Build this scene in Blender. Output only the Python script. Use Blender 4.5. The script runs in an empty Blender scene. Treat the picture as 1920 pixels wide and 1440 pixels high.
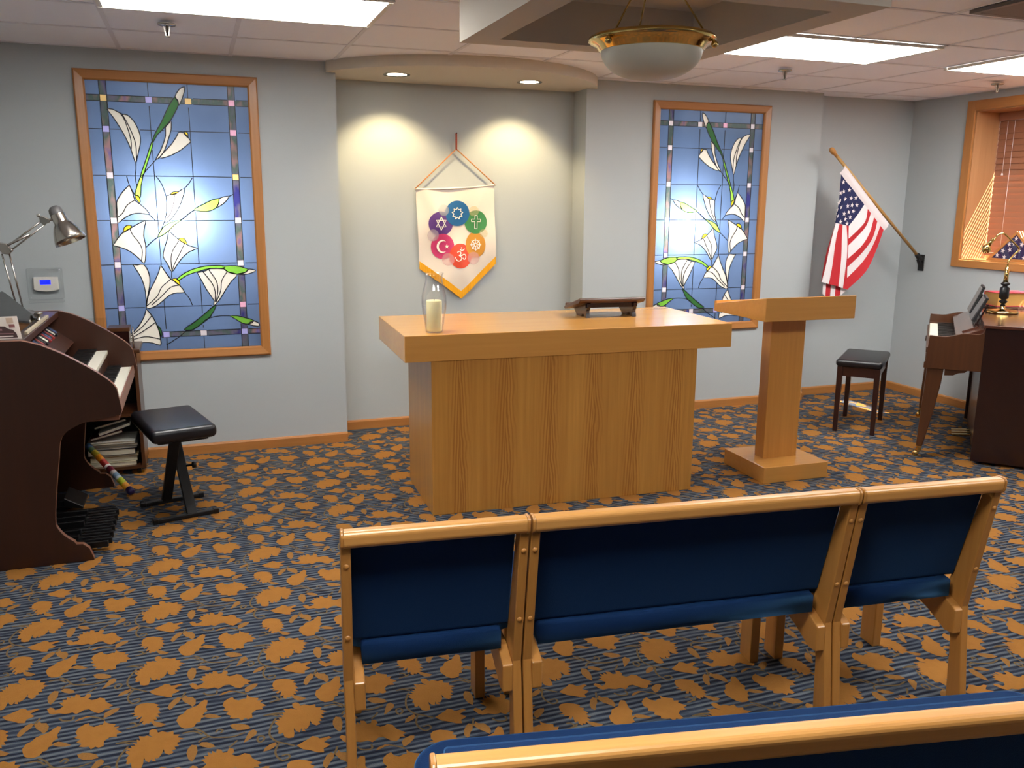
import bpy, bmesh, math, random
from mathutils import Vector, Matrix
from mathutils.geometry import delaunay_2d_cdt
random.seed(7)
SC = bpy.context.scene
COL = SC.collection
PI = math.pi

# ------------------------------------------------------------------ materials
def new_mat(name):
    m = bpy.data.materials.new(name); m.use_nodes = True
    nt = m.node_tree
    b = nt.nodes['Principled BSDF']
    return m, nt, b
def srgb(r, g, b):
    f = lambda c: (c/255/12.92) if c/255 <= .04045 else ((c/255+.055)/1.055)**2.4
    return (f(r), f(g), f(b), 1)
def plain(name, col, rough=.5, metal=0., spec=.5, bump=0., bscale=200., coat=0., emit=None, estr=0., var=0., vscale=3.):
    m, nt, b = new_mat(name)
    b.inputs['Base Color'].default_value = col
    b.inputs['Roughness'].default_value = rough
    b.inputs['Metallic'].default_value = metal
    b.inputs['Specular IOR Level'].default_value = spec
    b.inputs['Coat Weight'].default_value = coat
    b.inputs['Coat Roughness'].default_value = .12
    tc = nt.nodes.new('ShaderNodeTexCoord')
    if var:
        n = nt.nodes.new('ShaderNodeTexNoise'); n.inputs['Scale'].default_value = vscale; n.inputs['Detail'].default_value = 4
        nt.links.new(tc.outputs['Object'], n.inputs['Vector'])
        mx = nt.nodes.new('ShaderNodeMix'); mx.data_type = 'RGBA'
        mx.inputs['A'].default_value = tuple(c*(1-var) for c in col[:3])+(1,)
        mx.inputs['B'].default_value = tuple(min(1, c*(1+var)) for c in col[:3])+(1,)
        nt.links.new(n.outputs['Fac'], mx.inputs['Factor']); nt.links.new(mx.outputs['Result'], b.inputs['Base Color'])
    if bump:
        n = nt.nodes.new('ShaderNodeTexNoise'); n.inputs['Scale'].default_value = bscale; n.inputs['Detail'].default_value = 3
        bp = nt.nodes.new('ShaderNodeBump'); bp.inputs['Strength'].default_value = bump; bp.inputs['Distance'].default_value = .002
        nt.links.new(tc.outputs['Object'], n.inputs['Vector']); nt.links.new(n.outputs['Fac'], bp.inputs['Height'])
        nt.links.new(bp.outputs['Normal'], b.inputs['Normal'])
    if emit:
        b.inputs['Emission Color'].default_value = emit; b.inputs['Emission Strength'].default_value = estr
    return m
def wood(name, light, dark, axis, rough=.35, scale=1., contrast=.55, cath=0., coat=0.25):
    """Wood grain along the given object axis; cath adds the flame figure of flat-sawn veneer."""
    m, nt, b = new_mat(name); N = nt.nodes; K = nt.links
    tc = N.new('ShaderNodeTexCoord')
    mp = N.new('ShaderNodeMapping'); K.new(tc.outputs['Object'], mp.inputs['Vector'])
    s = [55*scale]*3; s[axis] = 1.6*scale; mp.inputs['Scale'].default_value = s
    n = N.new('ShaderNodeTexNoise'); n.inputs['Scale'].default_value = 1; n.inputs['Detail'].default_value = 5; n.inputs['Roughness'].default_value = .62
    K.new(mp.outputs['Vector'], n.inputs['Vector'])
    mp2 = N.new('ShaderNodeMapping'); K.new(tc.outputs['Object'], mp2.inputs['Vector'])
    s = [9*scale]*3; s[axis] = .7*scale; mp2.inputs['Scale'].default_value = s
    n2 = N.new('ShaderNodeTexNoise'); n2.inputs['Scale'].default_value = 1; n2.inputs['Detail'].default_value = 3
    K.new(mp2.outputs['Vector'], n2.inputs['Vector'])
    add = N.new('ShaderNodeMath'); add.operation = 'MULTIPLY_ADD'; add.inputs[1].default_value = .6
    K.new(n.outputs['Fac'], add.inputs[0])
    mul = N.new('ShaderNodeMath'); mul.operation = 'MULTIPLY'; mul.inputs[1].default_value = .4
    K.new(n2.outputs['Fac'], mul.inputs[0]); K.new(mul.outputs[0], add.inputs[2])
    src = add.outputs[0]
    if cath:
        # repeated flitches across X: u in [-.5,.5] inside each flitch, level = z - k u^2 gives nested pointed arches
        sep = N.new('ShaderNodeSeparateXYZ'); K.new(tc.outputs['Object'], sep.inputs[0])
        def mth(op, a, bb=None, c=None):
            q = N.new('ShaderNodeMath'); q.operation = op
            for i, v in enumerate((a, bb, c)):
                if v is None: continue
                if isinstance(v, (int, float)): q.inputs[i].default_value = v
                else: K.new(v, q.inputs[i])
            return q.outputs[0]
        dist = N.new('ShaderNodeTexNoise'); dist.inputs['Scale'].default_value = 2.3; dist.inputs['Detail'].default_value = 4
        mpd = N.new('ShaderNodeMapping'); mpd.inputs['Scale'].default_value = (3, 3, 1.2); K.new(tc.outputs['Object'], mpd.inputs['Vector']); K.new(mpd.outputs['Vector'], dist.inputs['Vector'])
        xx = mth('MULTIPLY_ADD', dist.outputs['Fac'], .05, sep.outputs['X'])
        fr = mth('FRACT', mth('DIVIDE', xx, cath))
        u = mth('ABSOLUTE', mth('SUBTRACT', fr, .5))
        arch = mth('MULTIPLY', mth('POWER', u, .85), 11.)
        lev = mth('ADD', mth('MULTIPLY', sep.outputs['Z'], 2.6), arch)
        lev = mth('MULTIPLY_ADD', dist.outputs['Fac'], 1.6, lev)
        band = mth('MULTIPLY_ADD', mth('SINE', mth('MULTIPLY', lev, 7.)), .5, .5)
        fall = mth('SUBTRACT', 1., mth('MULTIPLY', u, 3.6)); fall = mth('MAXIMUM', fall, 0.)
        src = mth('ADD', mth('MULTIPLY', mth('POWER', band, 2.), mth('MULTIPLY', fall, -.5)), src)
    cr = N.new('ShaderNodeValToRGB'); cr.color_ramp.elements[0].position = .5-contrast/2; cr.color_ramp.elements[1].position = .5+contrast/2.4
    cr.color_ramp.elements[0].color = dark; cr.color_ramp.elements[1].color = light
    K.new(src, cr.inputs[0]); K.new(cr.outputs[0], b.inputs['Base Color'])
    b.inputs['Roughness'].default_value = rough
    b.inputs['Coat Weight'].default_value = coat; b.inputs['Coat Roughness'].default_value = .18
    bp = N.new('ShaderNodeBump'); bp.inputs['Strength'].default_value = .06; bp.inputs['Distance'].default_value = .002
    K.new(n.outputs['Fac'], bp.inputs['Height']); K.new(bp.outputs['Normal'], b.inputs['Normal'])
    return m
def clear_glass(name, tint=(1, 1, 1, 1), rough=0., gloss=1.):
    m, nt, b = new_mat(name); N = nt.nodes; K = nt.links
    N.remove(b); out = N['Material Output']
    t = N.new('ShaderNodeBsdfTransparent'); t.inputs[0].default_value = tint
    g = N.new('ShaderNodeBsdfGlossy'); g.inputs['Roughness'].default_value = rough
    f = N.new('ShaderNodeLayerWeight'); f.inputs[0].default_value = .5
    pw_ = N.new('ShaderNodeMath'); pw_.operation = 'POWER'; pw_.inputs[1].default_value = 3.5; K.new(f.outputs['Facing'], pw_.inputs[0])
    mm = N.new('ShaderNodeMath'); mm.operation = 'MULTIPLY_ADD'; mm.inputs[1].default_value = .55*gloss; mm.inputs[2].default_value = .035*gloss; K.new(pw_.outputs[0], mm.inputs[0])
    x = N.new('ShaderNodeMixShader'); K.new(mm.outputs[0], x.inputs[0]); K.new(t.outputs[0], x.inputs[1]); K.new(g.outputs[0], x.inputs[2])
    K.new(x.outputs[0], out.inputs['Surface'])
    return m
def art_glass(name, col, trans=.5, noise=None, rough=.2, diff=None):
    """Stained glass: passes light diffusely, reflects a little."""
    m, nt, b = new_mat(name); N = nt.nodes; K = nt.links
    N.remove(b); out = N['Material Output']
    d = N.new('ShaderNodeBsdfDiffuse'); t = N.new('ShaderNodeBsdfTranslucent')
    for s in (d, t): s.inputs[0].default_value = col
    if diff: d.inputs[0].default_value = diff
    if noise:
        tc = N.new('ShaderNodeTexCoord'); n = N.new('ShaderNodeTexNoise'); n.inputs['Scale'].default_value = noise[0]; n.inputs['Detail'].default_value = 3
        mp = N.new('ShaderNodeMapping'); mp.inputs['Scale'].default_value = (1, 1, .5)
        K.new(tc.outputs['Object'], mp.inputs[0]); K.new(mp.outputs[0], n.inputs['Vector'])
        cr = N.new('ShaderNodeValToRGB'); e = cr.color_ramp.elements
        cols = noise[1]; e[0].color = cols[0]; e[0].position = .3; e[1].color = cols[-1]; e[1].position = .7
        for i, c in enumerate(cols[1:-1]):
            el = e.new(.3+.4*(i+1)/(len(cols)-1)); el.color = c
        K.new(n.outputs['Fac'], cr.inputs[0])
        for s in (d, t): K.new(cr.outputs[0], s.inputs[0])
    x = N.new('ShaderNodeMixShader'); x.inputs[0].default_value = trans; K.new(d.outputs[0], x.inputs[1]); K.new(t.outputs[0], x.inputs[2])
    g = N.new('ShaderNodeBsdfGlossy'); g.inputs['Roughness'].default_value = rough
    f = N.new('ShaderNodeFresnel'); f.inputs['IOR'].default_value = 1.22
    y = N.new('ShaderNodeMixShader'); K.new(f.outputs[0], y.inputs[0]); K.new(x.outputs[0], y.inputs[1]); K.new(g.outputs[0], y.inputs[2])
    K.new(y.outputs[0], out.inputs['Surface'])
    return m
def emitter(name, col, strength):
    m, nt, b = new_mat(name); N = nt.nodes
    N.remove(b); e = N.new('ShaderNodeEmission'); e.inputs[0].default_value = col; e.inputs[1].default_value = strength
    nt.links.new(e.outputs[0], N['Material Output'].inputs['Surface'])
    return m

# ------------------------------------------------------------------ mesh helper
class MB:
    def __init__(s): s.v = []; s.f = []; s.m = []; s.s = []
    def add(s, vs, fs, m=0, smooth=False):
        o = len(s.v); s.v += [tuple(p) for p in vs]
        for f in fs: s.f.append([o+i for i in f]); s.m.append(m); s.s.append(smooth)
        return s
    def box(s, x0, x1, y0, y1, z0, z1, m=0):
        return s.add([(x, y, z) for z in (z0, z1) for y in (y0, y1) for x in (x0, x1)],
                     [(0, 2, 3, 1), (4, 5, 7, 6), (0, 1, 5, 4), (2, 6, 7, 3), (0, 4, 6, 2), (1, 3, 7, 5)], m)
    def obox(s, a, b, w, h, m=0, up=(0, 0, 1)):
        """bar of section w x h from a to b"""
        a, b = Vector(a), Vector(b); d = (b-a).normalized(); u = Vector(up)
        r = d.cross(u)
        if r.length < 1e-4: r = d.cross(Vector((0, 1, 0)))
        r.normalize(); u = r.cross(d)
        vs = [p+r*(i*w/2)+u*(j*h/2) for p in (a, b) for j in (-1, 1) for i in (-1, 1)]
        return s.add(vs, [(0, 2, 3, 1), (4, 5, 7, 6), (0, 1, 5, 4), (2, 6, 7, 3), (0, 4, 6, 2), (1, 3, 7, 5)], m)
    def prism(s, poly, axis, a0, a1, m=0, m_edge=None, smooth=False):
        """2D polygon extruded along an axis; poly gives the other two coordinates in xyz order"""
        n = len(poly)
        def P(u, v, a): return (a, u, v) if axis == 0 else ((u, a, v) if axis == 1 else (u, v, a))
        vs = [P(u, v, a0) for u, v in poly]+[P(u, v, a1) for u, v in poly]
        s.add(vs, [tuple(range(n)), tuple(range(2*n-1, n-1, -1))], m)
        s.add(vs, [(i, (i+1) % n, n+(i+1) % n, n+i) for i in range(n)], m if m_edge is None else m_edge, smooth)
        return s
    def lathe(s, prof, c=(0, 0, 0), seg=32, m=0, axis=(0, 0, 1), smooth=True):
        ax = Vector(axis).normalized(); q = Vector((0, 0, 1)).rotation_difference(ax); c = Vector(c)
        vs = []; k = len(prof)
        for i in range(seg):
            a = 2*PI*i/seg
            for r, z in prof: vs.append(c+q@Vector((r*math.cos(a), r*math.sin(a), z)))
        fs = [(i*k+j, ((i+1) % seg)*k+j, ((i+1) % seg)*k+j+1, i*k+j+1) for i in range(seg) for j in range(k-1)]
        return s.add(vs, fs, m, smooth)
    def tube(s, pts, r, seg=10, m=0, smooth=True, closed=False):
        pts = [Vector(p) for p in pts]; n = len(pts); vs = []
        up = Vector((0, 0, 1))
        for i, p in enumerate(pts):
            d = (pts[(i+1) % n] if closed or i < n-1 else p)-(pts[i-1] if closed or i > 0 else p)
            d.normalize()
            a = d.cross(up)
            if a.length < .05: a = d.cross(Vector((1, 0, 0)))
            a.normalize(); b = a.cross(d)
            rr = r[i] if isinstance(r, (list, tuple)) else r
            vs += [p+(a*math.cos(2*PI*k/seg)+b*math.sin(2*PI*k/seg))*rr for k in range(seg)]
        fs = [(i*seg+k, i*seg+(k+1) % seg, ((i+1) % n)*seg+(k+1) % seg, ((i+1) % n)*seg+k) for i in range(n if closed else n-1) for k in range(seg)]
        s.add(vs, fs, m, smooth)
        if not closed: s.add(vs, [tuple(range(seg-1, -1, -1)), tuple(range((n-1)*seg, n*seg))], m)
        return s
    def grid(s, fn, nu, nv, m=0, smooth=True, flip=False):
        vs = [fn(i/nu, j/nv) for j in range(nv+1) for i in range(nu+1)]
        w = nu+1
        fs = [(j*w+i, j*w+i+1, (j+1)*w+i+1, (j+1)*w+i) for j in range(nv) for i in range(nu)]
        if flip: fs = [f[::-1] for f in fs]
        return s.add(vs, fs, m, smooth)
    def sphere(s, c, r, seg=16, rings=10, m=0, sc=(1, 1, 1)):
        c = Vector(c)
        fn = lambda u, v: (c.x+sc[0]*r*math.sin(PI*v)*math.cos(2*PI*u), c.y+sc[1]*r*math.sin(PI*v)*math.sin(2*PI*u), c.z+sc[2]*r*math.cos(PI*v))
        return s.grid(fn, seg, rings, m)
    def rbox(s, x0, x1, y0, y1, z0, z1, r, m=0, n=4):
        """soft-edged cushion-like box"""
        t = MB()
        bm = bmesh.new(); 
        bmesh.ops.create_cube(bm, size=1)
        bmesh.ops.scale(bm, vec=(x1-x0, y1-y0, z1-z0), verts=bm.verts)
        bmesh.ops.translate(bm, vec=((x0+x1)/2, (y0+y1)/2, (z0+z1)/2), verts=bm.verts)
        bmesh.ops.bevel(bm, geom=bm.edges[:], offset=r, segments=n, profile=.5, affect='EDGES')
        bm.verts.index_update()
        s.add([v.co[:] for v in bm.verts], [[v.index for v in f.verts] for f in bm.faces], m, True)
        bm.free(); return s
    def poly_xz(s, pts, y, m=0):
        return s.add([(p[0], y, p[1]) for p in pts], [tuple(range(len(pts)))], m)
    def strip(s, pts, w, fn, m=0, closed=False):
        """flat ribbon of width w along 2D polyline; fn(u, v) places it in 3D"""
        P = [Vector(p) for p in pts]; n = len(P)
        if closed: P = P+[P[0]]; n += 1
        L, R = [], []
        for i in range(n):
            a = P[i-1] if i > 0 else (P[-2] if closed else P[i]); b = P[i+1] if i < n-1 else (P[1] if closed else P[i])
            d = (b-a); d = d.normalized() if d.length > 1e-9 else Vector((1, 0)); nn = Vector((-d.y, d.x))*w/2
            L.append(P[i]+nn); R.append(P[i]-nn)
        vs = [fn(*q) for q in L]+[fn(*q) for q in R]
        return s.add(vs, [(i, i+1, n+i+1, n+i) for i in range(n-1)], m)
    def build(s, name, mats, parent=None, loc=None, bevel=0., seg=2, weld=True):
        me = bpy.data.meshes.new(name)
        me.from_pydata(s.v, [], s.f)
        mats = mats if isinstance(mats, (list, tuple)) else [mats]
        for m in mats: me.materials.append(m)
        me.polygons.foreach_set('material_index', s.m); me.polygons.foreach_set('use_smooth', s.s)
        bm = bmesh.new(); bm.from_mesh(me)
        if weld: bmesh.ops.remove_doubles(bm, verts=bm.verts, dist=1e-5)
        bmesh.ops.recalc_face_normals(bm, faces=bm.faces)
        bm.to_mesh(me); bm.free(); me.update()
        o = bpy.data.objects.new(name, me); COL.objects.link(o)
        if parent is not None: o.parent = parent
        if loc is not None: o.location = loc
        if bevel:
            b = o.modifiers.new('bevel', 'BEVEL'); b.width = bevel; b.segments = seg; b.limit_method = 'ANGLE'; b.angle_limit = math.radians(40)
            b.harden_normals = False
        return o
def tag(o, label, cat, group=None):
    o['label'] = label; o['category'] = cat
    if group: o['group'] = group
    return o
def thing(name, label, cat, loc=(0, 0, 0), rz=0., group=None):
    o = bpy.data.objects.new(name, None); COL.objects.link(o)
    o.empty_display_size = .05; o.location = loc; o.rotation_euler = (0, 0, rz)
    return tag(o, label, cat, group)
def struct(o):
    o['kind'] = 'structure'; return o
def copy_tree(o, parent=None):
    c = o.copy(); COL.objects.link(c)
    if parent is not None: c.parent = parent
    for ch in list(o.children): copy_tree(ch, c)
    return c
def arc2(cx, cy, r, a0, a1, n):
    return [(cx+r*math.cos(math.radians(a0+(a1-a0)*i/n)), cy+r*math.sin(math.radians(a0+(a1-a0)*i/n))) for i in range(n+1)]
def rrect(x0, x1, y0, y1, r, n=5):
    return arc2(x1-r, y0+r, r, -90, 0, n)+arc2(x1-r, y1-r, r, 0, 90, n)+arc2(x0+r, y1-r, r, 90, 180, n)+arc2(x0+r, y0+r, r, 180, 270, n)
def smooth_line(pts, k=4):
    """Catmull-Rom through 2D/3D points"""
    P = [Vector(p) for p in pts]
    if len(P) < 3: return P
    out = []
    for i in range(len(P)-1):
        a = P[max(i-1, 0)]; b = P[i]; c = P[i+1]; d = P[min(i+2, len(P)-1)]
        for t in range(k):
            t /= k
            out.append(.5*((2*b)+(c-a)*t+(2*a-5*b+4*c-d)*t*t+(3*b-a-3*c+d)*t**3))
    return out+[P[-1]]
def pairs(l): return [(l[i]/1000, l[i+1]/1000) for i in range(0, len(l), 2)]

# ------------------------------------------------------------------ palette
OAK_L, OAK_D = srgb(206, 140, 66), srgb(160, 96, 38)
M = {}
M['wall'] = plain('wall_paint', srgb(175, 181, 183), .75, spec=.25, bump=.12, bscale=160)
M['ceil'] = plain('ceiling_tile', srgb(244, 244, 250), .9, spec=.1, bump=.25, bscale=260)
M['tbar'] = plain('ceiling_grid', srgb(226, 224, 230), .6)
M['beam'] = plain('soffit_paint', srgb(206, 198, 184), .8, spec=.2)
M['oak_h'] = wood('oak_along_x', srgb(214, 156, 80), srgb(192, 133, 64), 0, .24, contrast=.8, coat=.35)
M['oak_v'] = wood('oak_along_z', srgb(214, 154, 78), srgb(176, 116, 50), 2, .3, contrast=.8)
M['oak_flame'] = wood('oak_flame_veneer', srgb(214, 157, 76), srgb(164, 106, 42), 2, .32, contrast=.7, cath=.247)
M['oak_y'] = wood('oak_along_y', srgb(216, 156, 80), srgb(178, 118, 52), 1, .3, contrast=.8)
M['trim_h'] = wood('oak_trim_along_x', srgb(190, 130, 70), srgb(150, 96, 46), 0, .4, contrast=.8)
M['trim_v'] = wood('oak_trim_along_z', srgb(190, 130, 70), srgb(150, 96, 46), 2, .4, contrast=.8)
M['trim_y'] = wood('oak_trim_along_y', srgb(190, 130, 70), srgb(150, 96, 46), 1, .4, contrast=.8)
M['pew_h'] = wood('pew_oak_along_x', srgb(220, 164, 92), srgb(186, 126, 60), 0, .36, contrast=.8)
M['pew_v'] = wood('pew_oak_along_z', srgb(194, 138, 70), srgb(162, 106, 46), 2, .34, contrast=.8)
M['walnut'] = wood('organ_walnut', srgb(62, 30, 14), srgb(38, 17, 7), 2, .42, contrast=.8, scale=.8, coat=.08)
M['walnut_h'] = wood('organ_walnut_long', srgb(70, 36, 20), srgb(42, 18, 10), 1, .3, contrast=.8, scale=.8)
M['walnut_lit'] = plain('organ_lit_edge', srgb(120, 78, 58), .4)  # light falling on the panel edges and key slip is put into this colour
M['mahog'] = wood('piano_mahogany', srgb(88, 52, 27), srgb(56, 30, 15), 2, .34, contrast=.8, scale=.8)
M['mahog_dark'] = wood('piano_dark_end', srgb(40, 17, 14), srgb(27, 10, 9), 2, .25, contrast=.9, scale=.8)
M['mahog_top'] = wood('piano_lid', srgb(92, 54, 40), srgb(58, 30, 22), 0, .16, contrast=.8, scale=.8, coat=.6)
M['ebony'] = plain('black_plastic', srgb(14, 14, 16), .35)
M['ivory'] = plain('ivory_keys', srgb(232, 228, 212), .25)
M['leather'] = plain('black_vinyl', srgb(22, 22, 26), .32, bump=.15, bscale=420)
M['blacksteel'] = plain('black_steel', srgb(24, 25, 27), .4, metal=.2)
M['darkwood'] = wood('stool_wenge', srgb(52, 22, 16), srgb(30, 12, 10), 2, .3, contrast=.8)
M['blue'] = plain('blue_upholstery', srgb(9, 38, 78), .85, spec=.15, bump=.3, bscale=500, var=.1, vscale=6)
_b = M['blue'].node_tree.nodes['Principled BSDF']; _b.inputs['Sheen Weight'].default_value = .6; _b.inputs['Sheen Roughness'].default_value = .4; _b.inputs['Sheen Tint'].default_value = (.15, .46, .95, 1)
M['brass'] = plain('polished_brass', srgb(216, 186, 116), .12, metal=1.)
M['chrome'] = plain('brushed_nickel', srgb(188, 182, 172), .22, metal=1.)
M['greyplastic'] = plain('grey_plastic', srgb(92, 90, 90), .45)
M['frost'] = plain('frosted_glass_bowl', srgb(196, 194, 180), .5, spec=.4)
M['white'] = plain('white_plastic', srgb(226, 222, 212), .4)
M['lens'] = emitter('ceiling_panel_lens', (1., .985, .95, 1), 15.)
M['bulb'] = emitter('downlight_bulb', (1., .86, .62, 1), 8.)
M['glass'] = clear_glass('clear_glass', gloss=1.7)
M['acrylic'] = clear_glass('clear_acrylic', (.97, .975, .975, 1), .02, 1.2)
M['smoke'] = clear_glass('smoked_acrylic', (.16, .16, .165, 1), .05, 1.3)
M['lead'] = plain('lead_came', srgb(20, 22, 30), .4, metal=.3)
M['wax'] = plain('candle_wax', srgb(238, 226, 176), .5)
bpy.data.materials['candle_wax'].node_tree.nodes['Principled BSDF'].inputs['Subsurface Weight'].default_value = .3
bpy.data.materials['candle_wax'].node_tree.nodes['Principled BSDF'].inputs['Subsurface Radius'].default_value = (.02, .015, .008)
M['red'] = plain('red_cloth', srgb(186, 34, 44), .8)
M['flagwhite'] = plain('white_cloth', srgb(226, 218, 220), .8)
M['navy'] = plain('navy_cloth', srgb(22, 30, 78), .8)
M['satin'] = plain('satin_cloth', srgb(228, 216, 204), .38, spec=.5)
M['gold'] = plain('gold_fringe', srgb(236, 168, 14), .6)
M['screen'] = emitter('thermostat_screen', (.01, .02, 1., 1), 1.1)
M['black'] = plain('matt_black', srgb(16, 15, 15), .6)
TR = {"gold":[[114,687,124,692,134,685,139,667,151,671,167,658,184,660,184,641,202,635,196,623,216,608,200,606,205,596,195,594,201,574,188,576,193,561,182,560,186,546,174,540,162,552,158,574,154,552,148,539,141,531,135,536,138,520,127,526,128,541,120,521,111,530,105,549,104,520,100,501,86,501,74,510,71,536,64,531,57,536,60,555,55,561,63,576,52,593,54,602,65,596,52,613,69,610,64,622,78,620,67,639,82,628,80,650,89,642,85,667,100,659,108,662,118,653,126,647,114,665],[62,818,67,842,79,853,100,852,121,841,137,827,129,818,141,807,135,798,143,778,133,775,142,755,129,760,134,741,123,745,127,732,115,734,110,727,102,732,98,723,90,734,94,749,82,742,84,758,90,779,76,764,70,771,82,784,77,783,60,787,69,795,51,804,66,804],[191,716,198,741,210,748,221,768,236,775,252,781,265,800,275,809,286,802,283,776,279,760,284,740,275,732,269,719,277,711,264,701,262,685,251,683,244,663,231,660,216,662,204,675,196,697],[102,921,118,931,139,943,152,954,165,946,171,935,182,934,200,937,207,928,193,921,182,912,198,894,188,885,177,882,175,862,157,868,140,883,119,896],[231,457,240,464,251,455,256,442,268,445,278,458,262,484,275,484,270,499,283,496,281,515,293,503,295,517,305,501,307,521,320,514,324,497,336,496,342,514,354,507,356,489,348,481,360,467,372,468,384,474,399,464,405,441,416,427,429,411,417,405,422,393,407,396,400,384,390,378,376,388,367,401,358,413,343,414,334,405,322,397,310,411,301,409,289,409,270,420,251,419,240,430],[330,756,336,778,350,791,363,796,368,779,381,768,397,775,405,772,409,795,414,781,427,770,443,762,439,748,455,745,446,733,465,709,450,705,452,690,431,694,417,679,418,653,405,649,395,658,384,648,377,664,362,667,349,674,355,686,339,700,348,712,331,726,338,736]],"leaf":[[117,733,127,735,140,725,161,706,148,697,133,702,123,717],[275,718,288,722,308,709,326,691,310,688,290,695,277,705],[163,800,168,822,181,845,194,855,204,845,197,824,186,810,176,789,169,786],[204,842,212,849,217,859,223,845,239,840,249,818,248,794,239,780,226,802,215,814],[220,995,224,1017,235,1034,249,1026,251,995,244,964,236,948,226,964],[255,1027,263,1038,280,1032,295,1016,302,1001,285,1000,266,1013],[406,346,406,372,419,385,438,392,450,388,445,373,429,357,414,346],[348,635,361,639,383,631,403,616,409,597,392,595,369,600,355,616],[384,528,393,554,404,582,417,589,427,574,423,559,407,544,394,532],[437,463,444,481,457,492,475,499,479,487,466,471,448,464],[323,354,333,367,356,374,373,366,351,363,337,356]],"vine":[[487,626,469,587,462,541,478,503,502,484,528,462],[485,490,472,458,473,428,488,402,508,410,505,427,487,425],[242,655,267,630,289,593,324,578,358,571,392,581],[210,639,242,639,267,614],[424,532,430,546,443,542,444,525,431,514,424,532],[460,655,486,655,512,646],[370,366,398,347,409,334],[275,390,288,371,314,367,317,389],[307,611,315,625,327,615,319,601],[342,519,354,530,367,547],[257,575,269,592,284,595],[46,721,58,723,73,729,67,747,54,749],[21,650,45,647,65,634],[85,736,73,723],[204,845,217,878]],"pol":[["w",[149,1484,182,1482,216,1464,234,1456,258,1453,286,1426,307,1386,319,1342,319,1303,310,1265,294,1213,284,1181,275,1206,263,1257,241,1320,215,1376,184,1432]],["w",[586,1626,570,1623,550,1605,529,1569,543,1547,547,1519,569,1561,584,1606]],["d",[526,1566,502,1533,473,1481,444,1422,409,1364,384,1312,386,1299,414,1345,434,1364,461,1394,494,1431,522,1476,544,1522,540,1547]],["g",[384,1312,365,1266,346,1214,323,1156,304,1103,317,1102,338,1156,358,1208,377,1260,387,1299]],["l",[304,1103,285,1058,271,1018,266,992,278,990,294,979,302,1045,317,1102]],["w",[497,1427,494,1379,474,1321,451,1262,424,1222,394,1199,419,1242,441,1287,460,1340,463,1388,474,1404]],["w",[533,1362,565,1362,599,1315,586,1298,545,1264,500,1237,454,1217,417,1213,457,1259,491,1295,519,1335]],["y",[562,1362,574,1368,585,1360,587,1347,583,1336,573,1346]],["w",[238,1051,198,1011,171,972,160,946,159,900,156,828,192,854,231,877,281,887,336,878,320,907,291,937,262,963,253,1005]],["y",[264,992,283,989,290,970,289,947,269,969]],["w",[438,987,464,997,503,1008,546,1035,525,961,495,901,454,848,417,828,430,874,437,921]],["y",[464,997,471,1007,484,1013,506,1014,493,1000]],["w",[802,990,772,987,742,973,740,949,722,919,763,943,787,966]],["l",[742,976,699,966,652,942,612,922,592,907,630,898,675,898,715,915,737,943]],["l",[598,906,558,883,517,849,452,829,413,806,391,776,373,742,409,759,443,785,477,819,518,846,564,884,588,902]],["w",[121,695,145,731,179,770,224,796,270,823,311,839,303,803,294,750,301,703,298,636,286,585,260,613,214,657,166,681]],["y",[184,771,188,796,207,813,232,810,221,794]],["w",[439,782,426,728,398,648,399,614,421,573,438,531,466,565,501,612,549,653,599,673,564,683,524,704,490,728,463,755]],["y",[490,731,510,736,528,728,537,700,524,704,502,718]],["w",[220,580,245,576,283,579,307,527,309,473,299,418,279,357,279,412,264,494]],["w",[377,574,364,533,331,465,302,412,277,316,314,315,360,341,415,388,461,400,503,402,483,441,447,476,428,487,405,525]],["y",[438,487,461,490,479,469,477,448,459,462]],["g",[463,483,494,510,541,536,601,556,674,565,747,562,739,546,667,548,587,528,527,509,479,479]],["g",[737,560,814,562,880,543,890,533,865,516,831,509,784,517,752,535]],["w",[894,540,937,530,913,515,865,505,824,510,872,519]],["w",[586,522,639,534,666,546,746,543,765,525,824,506,788,468,744,406,708,351,668,310,674,345,638,409,609,472]],["d",[668,310,685,313,648,247,599,206,550,173,523,163,484,169,532,202,595,249]],["g",[762,246,809,244,863,228,910,208,874,188,834,197,801,220]],["w",[906,208,937,193,936,171,871,188]],["w",[275,306,304,267,323,221,341,161,344,112,342,77,297,93,246,99,176,92,152,114,147,131,201,174,243,228,266,275]],["d",[331,203,349,182,356,146,346,129,342,161]]],"lines":[[231,1456,254,1409,279,1340,292,1277,288,1187],[219,1464,240,1428,257,1365,267,1308,265,1257],[284,1181,282,1142,275,1109,276,1071,281,1045],[394,1199,337,1136,313,1104],[159,861,189,887,217,933,262,963],[227,1105,238,1051,264,992],[336,878,368,841],[390,1105,418,1059,438,987],[546,1035,570,1061,595,1098],[486,994,475,934,449,874,417,828],[802,990,826,1001],[373,742,343,719,303,683],[418,836,391,776],[221,793,234,757,262,716,280,669,272,602],[493,721,453,661,440,613,439,545],[524,704,498,653,461,586,441,538],[438,531,435,490],[428,484,373,437,344,383,279,323],[477,448,425,436,370,382,308,329],[279,357,276,309],[503,402,530,363,544,321],[619,528,668,457,684,401,680,338],[656,537,695,470,701,407,685,337],[765,528,728,470,718,407,687,337],[504,168,448,121,377,78],[603,220,654,240,715,248,762,246],[303,263,241,193,153,128],[323,221,252,172,159,117],[172,116,249,134,300,128,344,115]]}
# ------------------------------------------------------------------ room dimensions (metres)
H = 2.45                      # ceiling
YL, YR, YA, YB = 5.743, 5.824, 6.042, 5.975    # wall left of alcove / right of it / alcove back / flag recess
XR = 5.748                    # right wall
XL, YF = -1.7, -3.2           # left wall and the wall behind the camera
AX0, AX1, CX1 = .887, 2.66, 4.696

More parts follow.
